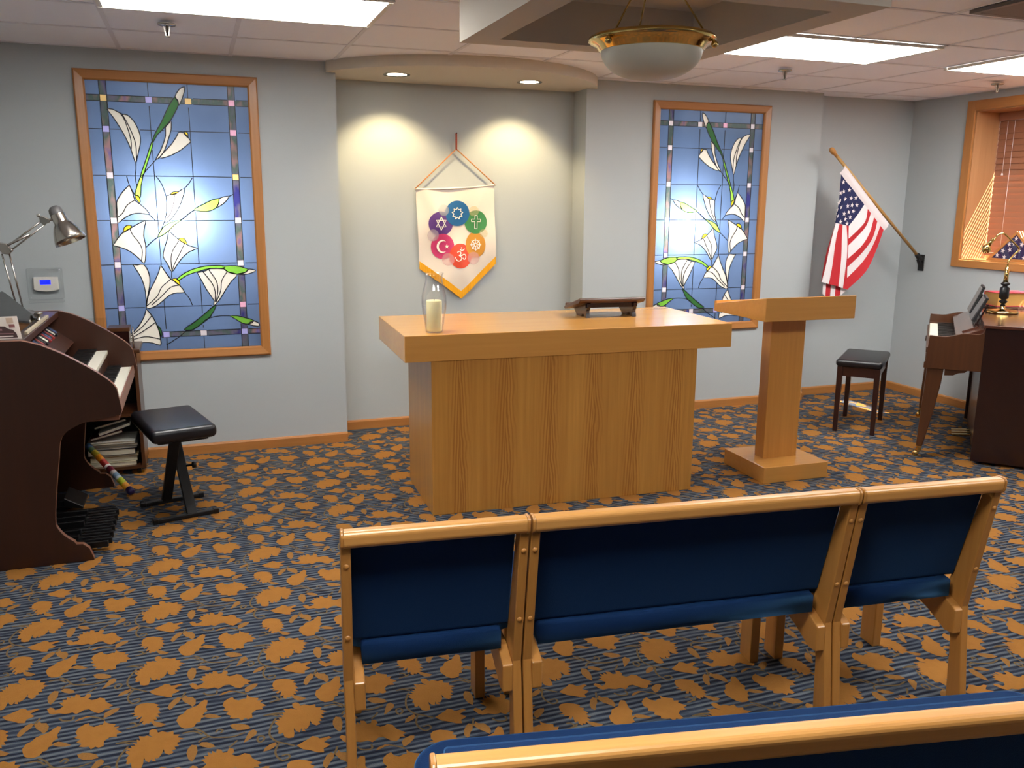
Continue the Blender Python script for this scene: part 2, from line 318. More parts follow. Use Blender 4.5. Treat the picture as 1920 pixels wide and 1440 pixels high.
def carpet_material():
    m, nt, b = new_mat('carpet_pile'); N = nt.nodes; K = nt.links
    tc = N.new('ShaderNodeTexCoord'); sep = N.new('ShaderNodeSeparateXYZ'); K.new(tc.outputs['Object'], sep.inputs[0])
    def noise(sc, det=3, rough=.5):
        mp = N.new('ShaderNodeMapping'); mp.inputs['Scale'].default_value = sc; K.new(tc.outputs['Object'], mp.inputs[0])
        n = N.new('ShaderNodeTexNoise'); n.inputs['Scale'].default_value = 1; n.inputs['Detail'].default_value = det; n.inputs['Roughness'].default_value = rough
        K.new(mp.outputs[0], n.inputs['Vector']); return n.outputs['Fac']
    def mth(op, a, bb=None, c=None):
        q = N.new('ShaderNodeMath'); q.operation = op
        for i, v in enumerate((a, bb, c)):
            if v is None: continue
            if isinstance(v, (int, float)): q.inputs[i].default_value = v
            else: K.new(v, q.inputs[i])
        return q.outputs[0]
    wob = noise((4, 9, 1), 2)
    ph = mth('MULTIPLY_ADD', wob, 5.5, mth('MULTIPLY', sep.outputs['Y'], 2*PI/.0245))
    s = mth('MULTIPLY_ADD', mth('SINE', ph), .22, .28)
    st = mth('MULTIPLY_ADD', noise((6, 62, 1), 4, .62), 1.25, s)
    st = mth('SUBTRACT', st, .38)
    cr = N.new('ShaderNodeValToRGB'); e = cr.color_ramp.elements
    e[0].position = .28; e[0].color = srgb(28, 31, 43); e[1].position = .82; e[1].color = srgb(98, 104, 110)
    x = e.new(.5); x.color = srgb(52, 60, 75)
    K.new(st, cr.inputs[0]); K.new(cr.outputs[0], b.inputs['Base Color'])
    b.inputs['Roughness'].default_value = .95; b.inputs['Specular IOR Level'].default_value = .1
    bp = N.new('ShaderNodeBump'); bp.inputs['Strength'].default_value = .5; bp.inputs['Distance'].default_value = .004
    K.new(noise((260, 260, 260), 2), bp.inputs['Height']); K.new(bp.outputs['Normal'], b.inputs['Normal'])
    return m
M['carpet'] = carpet_material()
M['carpet_gold'] = plain('carpet_gold_leaf', srgb(150, 102, 47), .95, spec=.1, bump=.5, bscale=300, var=.1, vscale=30)
M['carpet_leaf'] = plain('carpet_small_leaf', srgb(138, 98, 50), .95, spec=.1, bump=.5, bscale=300, var=.22, vscale=160)
M['carpet_vine'] = plain('carpet_vine', srgb(104, 85, 56), .95, spec=.1, bump=.5, bscale=300, var=.25, vscale=120)

# floor: one mesh, the woven leaf motif repeats every .43 x .466 m
fl = MB(); fl.box(XL-.3, 6.3, YF-.2, 6.3, -.1, 0, 0)
ox, oy = -.35, 2.4
gold = [pairs(p) for p in TR['gold']]; leaf = [pairs(p) for p in TR['leaf']]; vine = [[tuple(q) for q in smooth_line(pairs(p), 3)] for p in TR['vine']]
PX, PY = .43, .4655
for i in range(-4, 16):
    for j in range(-7, 9):
        dx, dy = ox+i*PX+j*-.002, oy+j*PY+i*.004
        if dy < -.9: continue
        def keep(pts): return all(XL < x+dx < XR+.3 and -1. < y+dy < 6.05 for x, y in pts)
        if not (-2.2 < dx < 6 and dy < 6.2): continue
        for g in gold:
            if keep(g): fl.add([(x+dx, y+dy, .0012) for x, y in g], [tuple(range(len(g)))], 1)
        for g in leaf:
            if keep(g): fl.add([(x+dx, y+dy, .0009) for x, y in g], [tuple(range(len(g)))], 2)
        for g in vine:
            if keep(g): fl.strip(g, .0065, lambda u, v: (u+dx, v+dy, .0006), 3)
o = fl.build('floor', [M['carpet'], M['carpet_gold'], M['carpet_leaf'], M['carpet_vine']]); struct(o)
# leaf outlines are concave: triangulate them cleanly
bm = bmesh.new(); bm.from_mesh(o.data)
for f in bm.faces:
    if f.normal.z < 0 and f.calc_center_median().z > .0001: f.normal_flip()
bmesh.ops.triangulate(bm, faces=[f for f in bm.faces if len(f.verts) > 4]); bm.to_mesh(o.data); bm.free()

# walls
def wall_with_hole(mb, x0, x1, y0, y1, hx0, hx1, hz0, hz1):
    mb.box(x0, hx0, y0, y1, 0, H+.05); mb.box(hx1, x1, y0, y1, 0, H+.05)
    mb.box(hx0, hx1, y0, y1, 0, hz0); mb.box(hx0, hx1, y0, y1, hz1, H+.05)
WX0, WX1, WZ0, WZ1 = -.595, .395, .644, 2.330         # stained glass frame outer, first window
VX0, VX1 = 3.205, 4.195                                # second window
wb = MB()
wall_with_hole(wb, XL-.1, AX0, YL, YL+.1, WX0+.03, WX1-.03, WZ0+.03, WZ1-.03)
wb.box(AX0-.1, AX0, YL+.1, YA+.1, 0, H+.05); wb.box(AX0, AX1, YA, YA+.1, 0, H+.05)
wb.box(AX1, AX1+.1, YR+.1, YA+.1, 0, H+.05)
wall_with_hole(wb, AX1, CX1, YR, YR+.1, VX0+.03, VX1-.03, WZ0+.03, WZ1-.03)
wb.box(CX1-.1, CX1, YR+.1, YB+.1, 0, H+.05); wb.box(CX1, 6.2, YB, YB+.1, 0, H+.05)
struct(wb.build('wall_back', M['wall'], weld=False))
NY0, NY1, NZ0, NZ1 = 3.95, 5.335, 1.18, 2.33           # deep window in the right wall
wr = MB(); wr.box(XR, XR+.36, YF, NY0, 0, H+.05); wr.box(XR, XR+.36, NY1, YB+.1, 0, H+.05)
wr.box(XR, XR+.36, NY0, NY1, 0, NZ0); wr.box(XR, XR+.36, NY0, NY1, NZ1, H+.05)
wr.box(XR+.36, XR+.50, NY0-.4, NY1+.1, NZ1-.01, H+.05)
struct(wr.build('wall_right', M['wall'], weld=False))
struct(MB().box(XL-.1, XL, YF, YL+.1, 0, H+.05).build('wall_left', M['wall']))
struct(MB().box(XL-.1, XR+.36, YF-.1, YF, 0, H+.05).build('wall_front', M['wall']))

# ceiling: lay-in tiles with a visible grid, cut where the fixtures sit
LIGHTS = [(-.35, 3.88), (2.69, 3.88), (4.52, 3.88), (-.35, .83), (2.69, .83)]  # last two panels are unseen, added to light the altar front
ce = MB(); ce.box(XL-.1, XR+.4, YF-.1, 6.2, H+.012, H+.06, 0)
gx = [-.35+.61*k for k in range(-3, 11)]; gy = [3.88+.61*k for k in range(-12, 4)]
for x in gx: ce.box(x-.011, x+.011, YF, YR+.05, H+.0085, H+.0125, 1)
for y in gy: ce.box(XL, XR, y-.011, y+.011, H+.0085, H+.0125, 1)
struct(ce.build('ceiling', [M['ceil'], M['tbar']]))

# baseboards
def base(name, x0, x1, y, along='x'):
    pr = [(0, 0), (-.014, 0), (-.014, .056), (-.009, .066), (0, .068)]
    mb = MB()
    if along == 'x': mb.prism([(y+a, b) for a, b in pr], 0, x0, x1)
    elif along == 'y': mb.prism([(y+a, b) for a, b in pr], 1, x0, x1)
    else: mb.prism([(y-a, b) for a, b in pr], 1, x0, x1)
    return struct(mb.build(name, M['trim_h'] if along == 'x' else M['trim_y']))
base('baseboard_left', XL, AX0, YL)
base('baseboard_alcove', AX0, AX1, YA)
base('baseboard_center', AX1-.014, CX1, YR)
base('baseboard_recess', CX1, XR, YB)
base('baseboard_right', YF, YB, XR, 'y')
base('baseboard_return', YR, YA, AX1, 'y')

# bowed soffit over the alcove
cx, cy, r = 1.751, 6.232, 1.07
a0 = math.degrees(math.atan2(5.70-cy, .835-cx)); a1 = math.degrees(math.atan2(5.79-cy, 2.80-cx))
pts = arc2(cx, cy, r, a0, a1, 40)
sf = MB(); sf.prism(pts+[(pts[-1][0], YR+.02), (AX1+.02, YR+.02), (AX1+.02, YA+.02), (AX0-.02, YA+.02), (AX0-.02, YL+.02), (pts[0][0], YL+.02)], 2, 2.398, H+.02)
struct(sf.build('trim_1', M['beam']))

# square dropped coffer frame round the pendant
KX0, KX1, KY0, KY1, KZ, KW = 1.073, 2.224, 2.455, 3.62, 2.25, .13
kf = MB()
kf.box(KX0, KX1, KY1-KW, KY1, KZ, H+.02); kf.box(KX0, KX1, KY0, KY0+KW, KZ, H+.02)
kf.box(KX0, KX0+KW, KY0+KW, KY1-KW, KZ, H+.02); kf.box(KX1-KW, KX1, KY0+KW, KY1-KW, KZ, H+.02)
kf.box(KX0+KW-.01, KX1-KW+.01, KY0+KW-.01, KY1-KW+.01, H-.03, H+.02)
struct(kf.build('trim_2', M['beam']))

# fluorescent troffers
desc = ['bright troffer light over the organ and the left stained glass panel', 'bright ceiling panel between the pendant and the right wall, cut off by the boxed frame',
        'bright ceiling panel nearest the right wall, above the piano', 'added unseen ceiling panel over the pews on the organ side', 'added unseen ceiling panel over the pews on the piano side']
for k, (x, y) in enumerate(LIGHTS):
    t = thing('ceiling_light', desc[k], 'ceiling light', (x, y, H), 0, 'fluorescent ceiling panels')
    f = MB(); w, d = 1.22, .61
    for a in ((.0, w, 0, .03), (0, w, d-.03, d), (0, .03, .03, d-.03), (w-.03, w, .03, d-.03)): f.box(a[0]+.004, a[1]-.004, a[2]+.004, a[3]-.004, -.008, .006)
    f.build('frame', M['white'], t)
    MB().box(.028, w-.028, .028, d-.028, -.007, .004).build('lens', M['lens'], t)

# recessed downlights in the soffit
for k, x in enumerate((1.262, 2.165)):
    t = thing('downlight', ('recessed downlight on the left of the bowed soffit', 'recessed downlight on the right of the bowed soffit')[k], 'downlight', (x, 5.665, 2.398), 0, 'downlights over the alcove')
    MB().lathe([(.062, -.001), (.084, -.004), (.086, 0), (.062, 0)], seg=36).build('trim_ring', M['chrome'], t)
    MB().lathe([(0, -.0012), (.063, -.0012)], seg=36).build('bulb', M['bulb'], t)
    l = bpy.data.lights.new('downlight_beam', 'SPOT'); l.energy = 31; l.color = (1, .77, .42); l.spot_size = math.radians(100); l.spot_blend = .6; l.shadow_soft_size = .03
    lo = bpy.data.objects.new('downlight_beam', l); COL.objects.link(lo); lo.location = (x, 5.665, 2.385); lo.rotation_euler = (math.radians(17), 0, 0)

# sprinklers
spr = ['chrome sprinkler head on the ceiling above the left stained glass panel', 'chrome sprinkler head on the ceiling above the right stained glass panel', 'chrome sprinkler head on the ceiling above the flag corner']
for k, (x, y) in enumerate(((-.07, 4.77), (3.61, 4.87), (5.36, 4.82))):
    t = thing('sprinkler', spr[k], 'sprinkler', (x, y, H+.002), 0, 'ceiling sprinklers')
    MB().lathe([(0, -.016), (.040, -.014), (.044, -.008), (.040, -.003), (.012, 0), (0, 0)], seg=28).build('escutcheon', M['chrome'], t)
    b = MB(); b.lathe([(0, -.066), (.012, -.066), (.012, -.062), (.005, -.060), (.005, -.016), (0, -.016)], seg=14); b.obox((-.014, 0, -.018), (-.006, 0, -.06), .004, .004); b.obox((.014, 0, -.018), (.006, 0, -.06), .004, .004)
    b.build('head', M['chrome'], t)
# air vent
t = thing('air_vent', 'grey slotted air diffuser in the ceiling at the upper right corner', 'air vent', (3.30, 2.55, H), 0)
v = MB(); v.box(.0, .61, .0, .03, -.01, .004); v.box(0, .61, .58, .61, -.01, .004); v.box(0, .03, .03, .58, -.01, .004); v.box(.58, .61, .03, .58, -.01, .004)
v.build('frame', M['greyplastic'], t)
v = MB(); v.box(.03, .58, .03, .58, -.001, .004, 1)
for k in range(6):
    y = .06+.09*k; v.add([(.03, y, -.001), (.58, y, -.001), (.58, y+.06, -.012), (.03, y+.06, -.012)], [(0, 1, 2, 3)], 0)
v.build('louvre', [M['greyplastic'], M['black']], t)

# pendant bowl
t = thing('pendant_lamp', 'brass rimmed pendant with a frosted glass bowl hanging inside the boxed ceiling frame', 'pendant lamp', (1.65, 3.04, 0))
zr = 2.185
prof = [(.178, zr-.028), (.196, zr-.020), (.205, zr-.006), (.226, zr+.004), (.238, zr+.014), (.236, zr+.024), (.225, zr+.03), (.2, zr+.026), (.176, zr+.012)]
MB().lathe(prof+[prof[0]], seg=64).build('rim', M['brass'], t)
MB().lathe([(.19*math.cos(a)**.8 if a < PI/2 else 0, zr-.018-.105*math.sin(a)) for a in [PI/2*i/14 for i in range(15)]], seg=48).build('bowl', M['frost'], t)
top = Vector((0, 0, H-.045))
for k in range(3):
    a = math.radians(200+120*k); p0 = Vector((.205*math.cos(a), .205*math.sin(a), zr+.02)); p1 = Vector((.03*math.cos(a), .03*math.sin(a), zr+.28))
    MB().tube([p0, p1], .0035, 8).build('rod', M['brass'], t)
    e = MB(); e.sphere((.232*math.cos(a), .232*math.sin(a), zr-.008), .013, 12, 8); e.tube([(.232*math.cos(a), .232*math.sin(a), zr-.005), (.226*math.cos(a), .226*math.sin(a), zr+.012)], .006, 8)
    e.build('finial', M['brass'], t)
b = MB(); b.tube([(0, 0, zr+.26), (0, 0, H-.05)], .006, 8); b.lathe([(0, zr+.27), (.036, zr+.27), (.036, zr+.285), (0, zr+.29)], seg=20); b.build('stem', M['brass'], t)
MB().lathe([(0, H-.075), (.05, H-.07), (.065, H-.05), (.065, H-.03), (0, H-.03)], seg=30).build('canopy', M['brass'], t)

# ------------------------------------------------------------------ stained glass
GCOL = {'blue': art_glass('blue_glass', (.09, .14, .25, 1), .6, noise=(2.2, [(.08, .125, .225, 1), (.11, .165, .29, 1)]), diff=None),
        'w': art_glass('opal_white_glass', (.9, .86, .76, 1), .16), 'd': art_glass('dark_green_glass', (.03, .10, .03, 1), .55),
        'g': art_glass('green_glass', (.14, .34, .04, 1), .55), 'l': art_glass('lime_glass', (.26, .62, .06, 1), .55), 'y': art_glass('yellow_glass', (.9, .6, .02, 1), .5),
        'band': art_glass('streaky_border_glass', (.1, .1, .1, 1), .5, noise=(9, [(.03, .03, .14, 1), (.10, .09, .13, 1), (.06, .09, .08, 1), (.20, .12, .12, 1), (.05, .06, .22, 1)])),
        'sq1': art_glass('pale_square_glass', (.68, .62, .66, 1), .4), 'sq2': art_glass('lavender_square_glass', (.42, .40, .75, 1), .4),
        'sq3': art_glass('pink_square_glass', (.85, .45, .62, 1), .4), 'sq4': art_glass('amber_square_glass', (.85, .6, .25, 1), .4)}
GORD = ['blue', 'w', 'd', 'g', 'l', 'y', 'band', 'sq1', 'sq2', 'sq3', 'sq4']
M['boxwhite'] = plain('light_box_white', (.5, .5, .5, 1), .9)

def stained_glass(x0, yw, mirror, label, lamp):
    W_, H_ = .99, 1.686
    fx = (lambda u: W_-u) if mirror else (lambda u: u)
    t = thing('stained_glass_panel', label, 'stained glass panel', (x0, yw, WZ0), 0, 'lily stained glass panels')
    fw = .045
    f = MB()
    # mitred oak frame, four members with a stepped profile
    prof = [(-.013, 0), (-.013, -.020), (-.005, -.026), (fw-.008, -.02), (fw, -.012), (fw, .02), (fw-.02, .02), (fw-.02, .0)]
    cor = [(0, 0), (W_, 0), (W_, H_), (0, H_)]; inn = [(1, 1), (-1, 1), (-1, -1), (1, -1)]
    for k in range(4):
        (ax, az), (bx, bz) = cor[k], cor[(k+1) % 4]; (ia, ja), (ib, jb) = inn[k], inn[(k+1) % 4]
        A = [(ax+ia*d, y, az+ja*d) for d, y in prof]; B = [(bx+ib*d, y, bz+jb*d) for d, y in prof]
        n = len(prof); f.add(A+B, [(i, (i+1) % n, n+(i+1) % n, n+i) for i in range(n)], k % 2)
    f.build('frame', [M['trim_h'], M['trim_v']], t)
    # panes: planar arrangement of background grid, borders, squares and lily pieces
    bx = [.118, .156, .828, .867]; bz = [.127, .159, 1.527, 1.561]
    V1, V2 = .381, .600; Hs = [.316, .579, .842, 1.105, 1.370]
    i0, i1, j0, j1 = fw-.012, W_-fw+.012, fw-.012, H_-fw+.012
    reg = [('blue', [(i0, j0), (i1, j0), (i1, j1), (i0, j1)])]
    R = lambda a, b, c, d: [(a, c), (b, c), (b, d), (a, d)]
    reg += [('band', R(bx[0], bx[1], j0, j1)), ('band', R(bx[2], bx[3], j0, j1)), ('band', R(i0, i1, bz[0], bz[1])), ('band', R(i0, i1, bz[2], bz[3]))]
    sq = []
    zs = [(bz[0]+bz[1])/2]+Hs+[(bz[2]+bz[3])/2]
    cyc = {0: ['sq1', 'sq2', 'sq1', 'sq1', 'sq1', 'sq2', 'sq4'], 1: ['sq2', 'sq3', 'sq1', 'sq1', 'sq4', 'sq3', 'sq3']}
    if mirror: cyc = {0: ['sq1', 'sq1', 'sq1', 'sq1', 'sq1', 'sq1', 'sq1'], 1: ['sq1', 'sq1', 'sq2', 'sq1', 'sq1', 'sq1', 'sq1']}
    for s, c in enumerate(((bx[0]+bx[1])/2, (bx[2]+bx[3])/2)):
        for q, z in enumerate(zs): sq.append((cyc[s][q], c, z))
    for c, z, k in ((V1, zs[0], 'sq2'), (V2, zs[0], 'sq1'), (V1, zs[-1], 'sq2' if not mirror else 'sq3'), (V2, zs[-1], 'sq4' if not mirror else 'sq1')): sq.append((k, c, z))
    for k, c, z in sq: reg.append((k, R(c-.019, c+.019, z-.018, z+.018)))
    lil = []
    for k, p in TR['pol']:
        q = [tuple(a) for a in smooth_line(pairs(p)+[pairs(p)[0]], 2)][:-1]
        q = [(min(max(a, i0+.002), i1-.002), min(max(b, j0+.002), j1-.002)) for a, b in q]
        reg.append((k, q)); lil.append(q)
    vs, es, fs = [], [], []
    for k, p in reg:
        if sum(p[i-1][0]*p[i][1]-p[i][0]*p[i-1][1] for i in range(len(p))) < 0: p = p[::-1]
        o = len(vs); vs += [Vector(a) for a in p]; fs.append(list(range(o, o+len(p))))
    ov, oe, of, _, _, orig = delaunay_2d_cdt(vs, [], fs, 0, 1e-6)
    g = MB(); vv = [(fx(a.x), .004, a.y) for a in ov]
    g.v = vv
    def inside(pt, poly):
        x, y = pt; c = False; n = len(poly)
        for i in range(n):
            (xa, ya), (xb, yb) = poly[i], poly[i-1]
            if (ya > y) != (yb > y) and x < (xb-xa)*(y-ya)/(yb-ya)+xa: c = not c
        return c
    for f_ in of:
        cp = sum((ov[i] for i in f_), Vector((0, 0)))/len(f_); hit = [k for k, p in reg if inside(cp, p)]
        if hit: g.f.append(list(f_)); g.m.append(GORD.index(hit[-1])); g.s.append(False)
    g.build('pane', [GCOL[k] for k in GORD], t)
    # lead lines
    ld = MB(); F = lambda u, v: (fx(u), .0015, v); F2 = lambda u, v: (fx(u), .0008, v)
    sqr = [p for k, p in reg if k.startswith('sq')]
    def seg(a, b, w=.0044):
        """straight came, hidden where a lily piece or a square passes"""
        n = 90; run = []
        for i in range(n+1):
            p = (a[0]+(b[0]-a[0])*i/n, a[1]+(b[1]-a[1])*i/n)
            if any(inside(p, q) for q in lil) or any(inside(p, q) for q in sqr):
                if len(run) > 1: ld.strip([run[0], run[-1]], w, F2)
                run = []
            else: run.append(p)
        if len(run) > 1: ld.strip([run[0], run[-1]], w, F2)
    for x in bx: seg((x, j0), (x, j1))
    for x in (V1, V2): seg((x, j0), (x, j1))
    for z in bz: seg((i0, z), (i1, z))
    for z in Hs: seg((i0, z), (i1, z))
    for p in sqr: ld.strip(p, .003, F, closed=True)
    for q in lil: ld.strip(q, .0056, F, closed=True)
    for p in TR['lines']: ld.strip([tuple(a) for a in smooth_line(pairs(p), 4)], .0052, F)
    lo = ld.build('lead_came', M['lead'], t)
    so = lo.modifiers.new('thick', 'SOLIDIFY'); so.thickness = .002; so.offset = 0
    # light box behind the glass
    bxm = MB(); a, b, c, d, y0, y1 = fw-.015, W_-fw+.015, fw-.015, H_-fw+.015, .02, .29
    bxm.add([(a, y1, c), (b, y1, c), (b, y1, d), (a, y1, d), (a, y0, c), (b, y0, c), (b, y0, d), (a, y0, d)], [(0, 1, 2, 3), (0, 4, 5, 1), (1, 5, 6, 2), (2, 6, 7, 3), (3, 7, 4, 0)])
    bxo = bxm.build('light_box', M['boxwhite'], t)
    so = bxo.modifiers.new('thick', 'SOLIDIFY'); so.thickness = .006
    l = bpy.data.lights.new('light_box_lamp', 'POINT'); l.energy = lamp[3]; l.color = (1, .97, .93); l.shadow_soft_size = .05
    q = bpy.data.objects.new('light_box_lamp', l); COL.objects.link(q); q.location = (x0+lamp[0], yw+lamp[1], WZ0+lamp[2])
    return t
stained_glass(WX0, YL, False, 'stained glass panel of white lilies on blue, left of the alcove behind the organ', (.486, .115, .86, 30))
stained_glass(VX0, YR, True, 'stained glass panel of white lilies on blue, right of the alcove behind the lectern', (.315, .115, .80, 30))

# ------------------------------------------------------------------ deep window in the right wall
w1 = bpy.data.objects.new('window_1', None); COL.objects.link(w1); struct(w1); w1.location = (XR, 0, 0)
D_ = .33
rv = MB(); e = .012
rv.box(0, D_, NY1-e, NY1+.004, NZ0, NZ1, 1); rv.box(0, D_, NY0-.004, NY0+e, NZ0, NZ1, 1)
rv.box(0, D_, NY0, NY1, NZ1-e, NZ1+.004, 0)
rv.build('window_lining', [wood('reveal_along_y', srgb(190, 142, 98), srgb(160, 112, 70), 1, .4, contrast=.8), wood('reveal_along_z', srgb(190, 142, 98), srgb(160, 112, 70), 2, .4, contrast=.8)], w1)
MB().box(-.004, D_, NY0, NY1, NZ0-.004, NZ0+.012).build('window_sill', M['trim_y'], w1)
cs = MB(); cw = .072
for a in ((NY1-.004, NY1+cw, NZ0-.055, NZ1+cw, 1), (NY0-cw, NY0+.004, NZ0-.055, NZ1+cw, 1), (NY0, NY1, NZ1-.004, NZ1+cw, 0), (NY0, NY1, NZ0-.055, NZ0+.004, 0)):
    cs.box(-.018, .0, a[0], a[1], a[2], a[3], a[4])
cs.build('window_frame', [M['trim_y'], M['trim_v']], w1, bevel=.004)
sa = MB()
for a in ((NY0, NY0+.05, NZ0, NZ1), (NY1-.05, NY1, NZ0, NZ1), (NY0, NY1, NZ0, NZ0+.05), (NY0, NY1, NZ1-.05, NZ1), (4.61, 4.67, NZ0, NZ1)): sa.box(D_, D_+.03, *a)
sa.build('window_sash', M['white'], w1)
MB().box(D_+.012, D_+.018, NY0+.01, NY1-.01, NZ0+.01, NZ1-.01).build('window_pane', M['glass'], w1)
# wooden blind
bl = thing('window_blind', 'closed orange-brown wooden slatted blind in the deep window', 'blind', (XR+.245, 0, 0))
M['blindwood'] = plain('blind_slat_wood', srgb(146, 96, 70), .4, coat=.2)
hr = MB(); hr.box(-.03, .03, NY0+.03, NY1-.025, NZ1-.075, NZ1-.014); hr.build('head_rail', M['blindwood'], bl)
p_, w_ = .046, .0500; phi = math.radians(79); zt = NZ1-.1; nsl = 20
sl = MB(); dx, dz = w_/2*math.cos(phi), w_/2*math.sin(phi)
zs_ = [zt-k*p_ for k in range(nsl+3) if zt-k*p_ > NZ0+.075]
for z in zs_:
    a, b = (-dx, z-dz), (dx, z+dz); nx, nz = -math.sin(phi)*.0013, math.cos(phi)*.0013
    sl.prism([(a[0]-nx, a[1]-nz), (b[0]-nx, b[1]-nz), (b[0]+nx, b[1]+nz), (a[0]+nx, a[1]+nz)], 1, NY0+.035, NY1-.015)
sl.build('slat', M['blindwood'], bl)
MB().box(-.014, .014, NY0+.035, NY1-.016, NZ0+.036, NZ0+.058).build('bottom_rail', M['blindwood'], bl)
for y in (NY1-.16, NY1-.62, NY0+.18): MB().tube([(-.014, y, NZ1-.08), (-.014, y, NZ0+.05)], .0014, 6).build('ladder_cord', M['flagwhite'], bl)
cd = MB(); cd.tube([(-.018, NY1-.1, NZ1-.08), (-.018, NY1-.1, 1.85)], .0016, 6); cd.lathe([(0, 0), (.008, .002), (.007, .014), (.0016, .02)], (-.018, NY1-.1, 1.838), 10)
cd.build('pull_cord', M['flagwhite'], bl)
# ------------------------------------------------------------------ altar
def rot_at(x, y, th, c=(1.7, 4.3)):
    x -= c[0]; y -= c[1]
    return (c[0]+x*math.cos(th)-y*math.sin(th), c[1]+x*math.sin(th)+y*math.cos(th))
TH = -.0398
ax, ay = rot_at(1.868, 4.5, TH)
t = thing('altar_table', 'large oak altar with a thick overhanging top in front of the alcove', 'altar', (ax, ay, 0), TH)
X = lambda v: v-1.868
Y = lambda v: v-4.5
MB().box(X(.943), X(2.794), Y(4.12), Y(4.924), .820, .955).build('top', M['oak_h'], t, bevel=.003)
MB().box(X(1.078), X(2.587), Y(4.128), Y(4.75), 0, .820).build('base', M['oak_flame'], t, bevel=.003)

# lectern
t = thing('lectern', 'narrow oak lectern with a slanted top on a square plinth, right of the altar', 'lectern', (3.265, 4.245, 0), -.03)
MB().box(-.222, .222, -.215, .215, 0, .097).build('base', M['oak_h'], t, bevel=.003)
MB().prism([(-.118, -.045), (.118, -.045), (.118, .045), (-.118, .045)], 2, .095, .965).build('column', M['oak_v'], t, bevel=.003)
d = MB(); d.prism([(-.24, .962), (.30, .962), (.30, 1.008), (-.24, 1.095)], 0, -.302, .302); d.build('reading_desk', M['oak_h'], t, bevel=.003)
MB().prism([(.278, 1.006), (.302, 1.002), (.302, 1.024), (.278, 1.028)], 0, -.30, .30).build('book_ledge', M['oak_h'], t, bevel=.002)

# book stand on the altar
t = thing('book_stand', 'dark carved wooden book stand on the right of the altar top', 'book stand', (2.25, 4.60, .9555), -.06)
b = MB(); q = math.atan2(.066, .24)
pr = [(-.115, .098), (-.120, .104), (-.120, .110), (-.112, .116), (.128, .050), (.140, .044), (.142, .034), (.13, .030), (-.10, .086)]
b.prism(pr, 0, -.205, .205); b.build('board', M['mahog'], t, bevel=.003)
b = MB(); b.prism([(.118, .048), (.138, .042), (.14, .062), (.122, .068)], 0, -.20, .20); b.build('ledge', M['mahog'], t, bevel=.003)
MB().prism([(-.095, .058), (-.08, .058), (-.08, .088), (-.095, .092)], 0, -.16, .16).build('apron', M['mahog_dark'], t)
for x in (-.155, .135):
    pf = [(-.10, .0), (-.072, 0), (-.058, .014), (-.045, .022), (-.03, .016), (-.016, 0), (.06, 0), (.07, .012), (.085, .02), (.1, .03), (.1, .046), (-.085, .094), (-.1, .09), (-.112, .082), (-.112, .066), (-.104, .06), (-.1, .046), (-.092, .04), (-.09, .026), (-.096, .018)]
    MB().prism(pf, 0, x, x+.022).build('support', M['mahog_dark'], t)

# hurricane glass and candle
cxy = (1.112, 4.235)
prof = [(.010, .001), (.042, .001), (.0455, .006), (.047, .03), (.052, .07), (.060, .11), (.0645, .15), (.0630, .185), (.054, .225), (.0455, .255), (.0430, .275), (.0455, .292), (.0500, .301)]
inn = [(max(r-.0028, .004), max(z, .006)) for r, z in reversed(prof)]
mb = MB(); mb.lathe(prof+[(.0488, .3025)]+inn+[prof[0]], seg=56)
tag(mb.build('hurricane_vase', M['glass'], loc=(cxy[0], cxy[1], .955)), 'clear glass hurricane vase around the candle on the altar', 'vase')
c = MB(); c.lathe([(0, .007), (.0385, .007), (.0395, .012), (.0395, .158), (.037, .164), (.02, .161), (0, .158)], seg=40)
t = thing('pillar_candle', 'ivory pillar candle inside the glass vase on the altar', 'candle', (cxy[0], cxy[1], .956))
c.build('wax', M['wax'], t); MB().tube([(0, 0, .156), (.001, 0, .170)], .0012, 6).build('wick', M['black'], t)

# ------------------------------------------------------------------ banner in the alcove
YBN = YA-.016
t = thing('banner', 'white satin banner with six coloured faith symbols hanging in the alcove', 'banner', (1.76, YBN, 0))
def bx_(u, z):   # gentle folds of the cloth
    return -.004*math.sin(u*19+z*7)-.010*math.sin(u*9-z*11+1)*min(1, max(0, (1.72-z)*3))-.006*math.exp(-((u+.24-.5*(1.70-z))/.05)**2)-.006*math.exp(-((u-.22+.45*(1.72-z))/.05)**2)
def cloth_pt(u, v):
    x = -.300+.580*u; ztop = 1.696+.033*u-.012*math.sin(PI*u)
    side = 1.175+.029*u; tip = .955
    zb = side+(tip-side)*(1-abs(u-.53)/.53 if u < .53 else 1-(u-.53)/.47)
    zb = side+(tip+.0-side)*(u/.535 if u < .535 else (1-u)/.465)
    z = ztop+(zb-ztop)*v
    x += .020*v*(1-u)+.010*v*u
    return (x, bx_(x, z), z)
cl = MB().grid(cloth_pt, 40, 40); co = cl.build('cloth', M['satin'], t)
fr = MB()
def frpt(u, v):
    p = cloth_pt(u, 1.); f = .5+.5*math.sin(u*420); return (p[0], p[1]-.004-.003*f, p[2]+.020-.052*v-.006*v*f)
fr.grid(frpt, 240, 3); fr.build('fringe', M['gold'], t)
MB().tube([(-.308, -.004, 1.695), (-.1, -.005, 1.699), (.1, -.005, 1.711), (.286, -.004, 1.731)], .006, 10).build('rod', M['satin'], t)
cr_ = MB(); M['rope'] = plain('twisted_orange_cord', srgb(206, 132, 74), .7); M['rope2'] = plain('red_cord', srgb(168, 72, 50), .7)
cr_.tube([(-.303, -.006, 1.699), (-.006, -.008, 1.972)], .004, 8, 0); cr_.tube([(.282, -.006, 1.733), (-.004, -.008, 1.972)], .004, 8, 0); cr_.tube([(-.005, -.008, 1.966), (-.004, -.006, 2.078)], .0065, 8, 1)
cr_.build('hanging_cord', [M['rope'], M['rope2']], t)
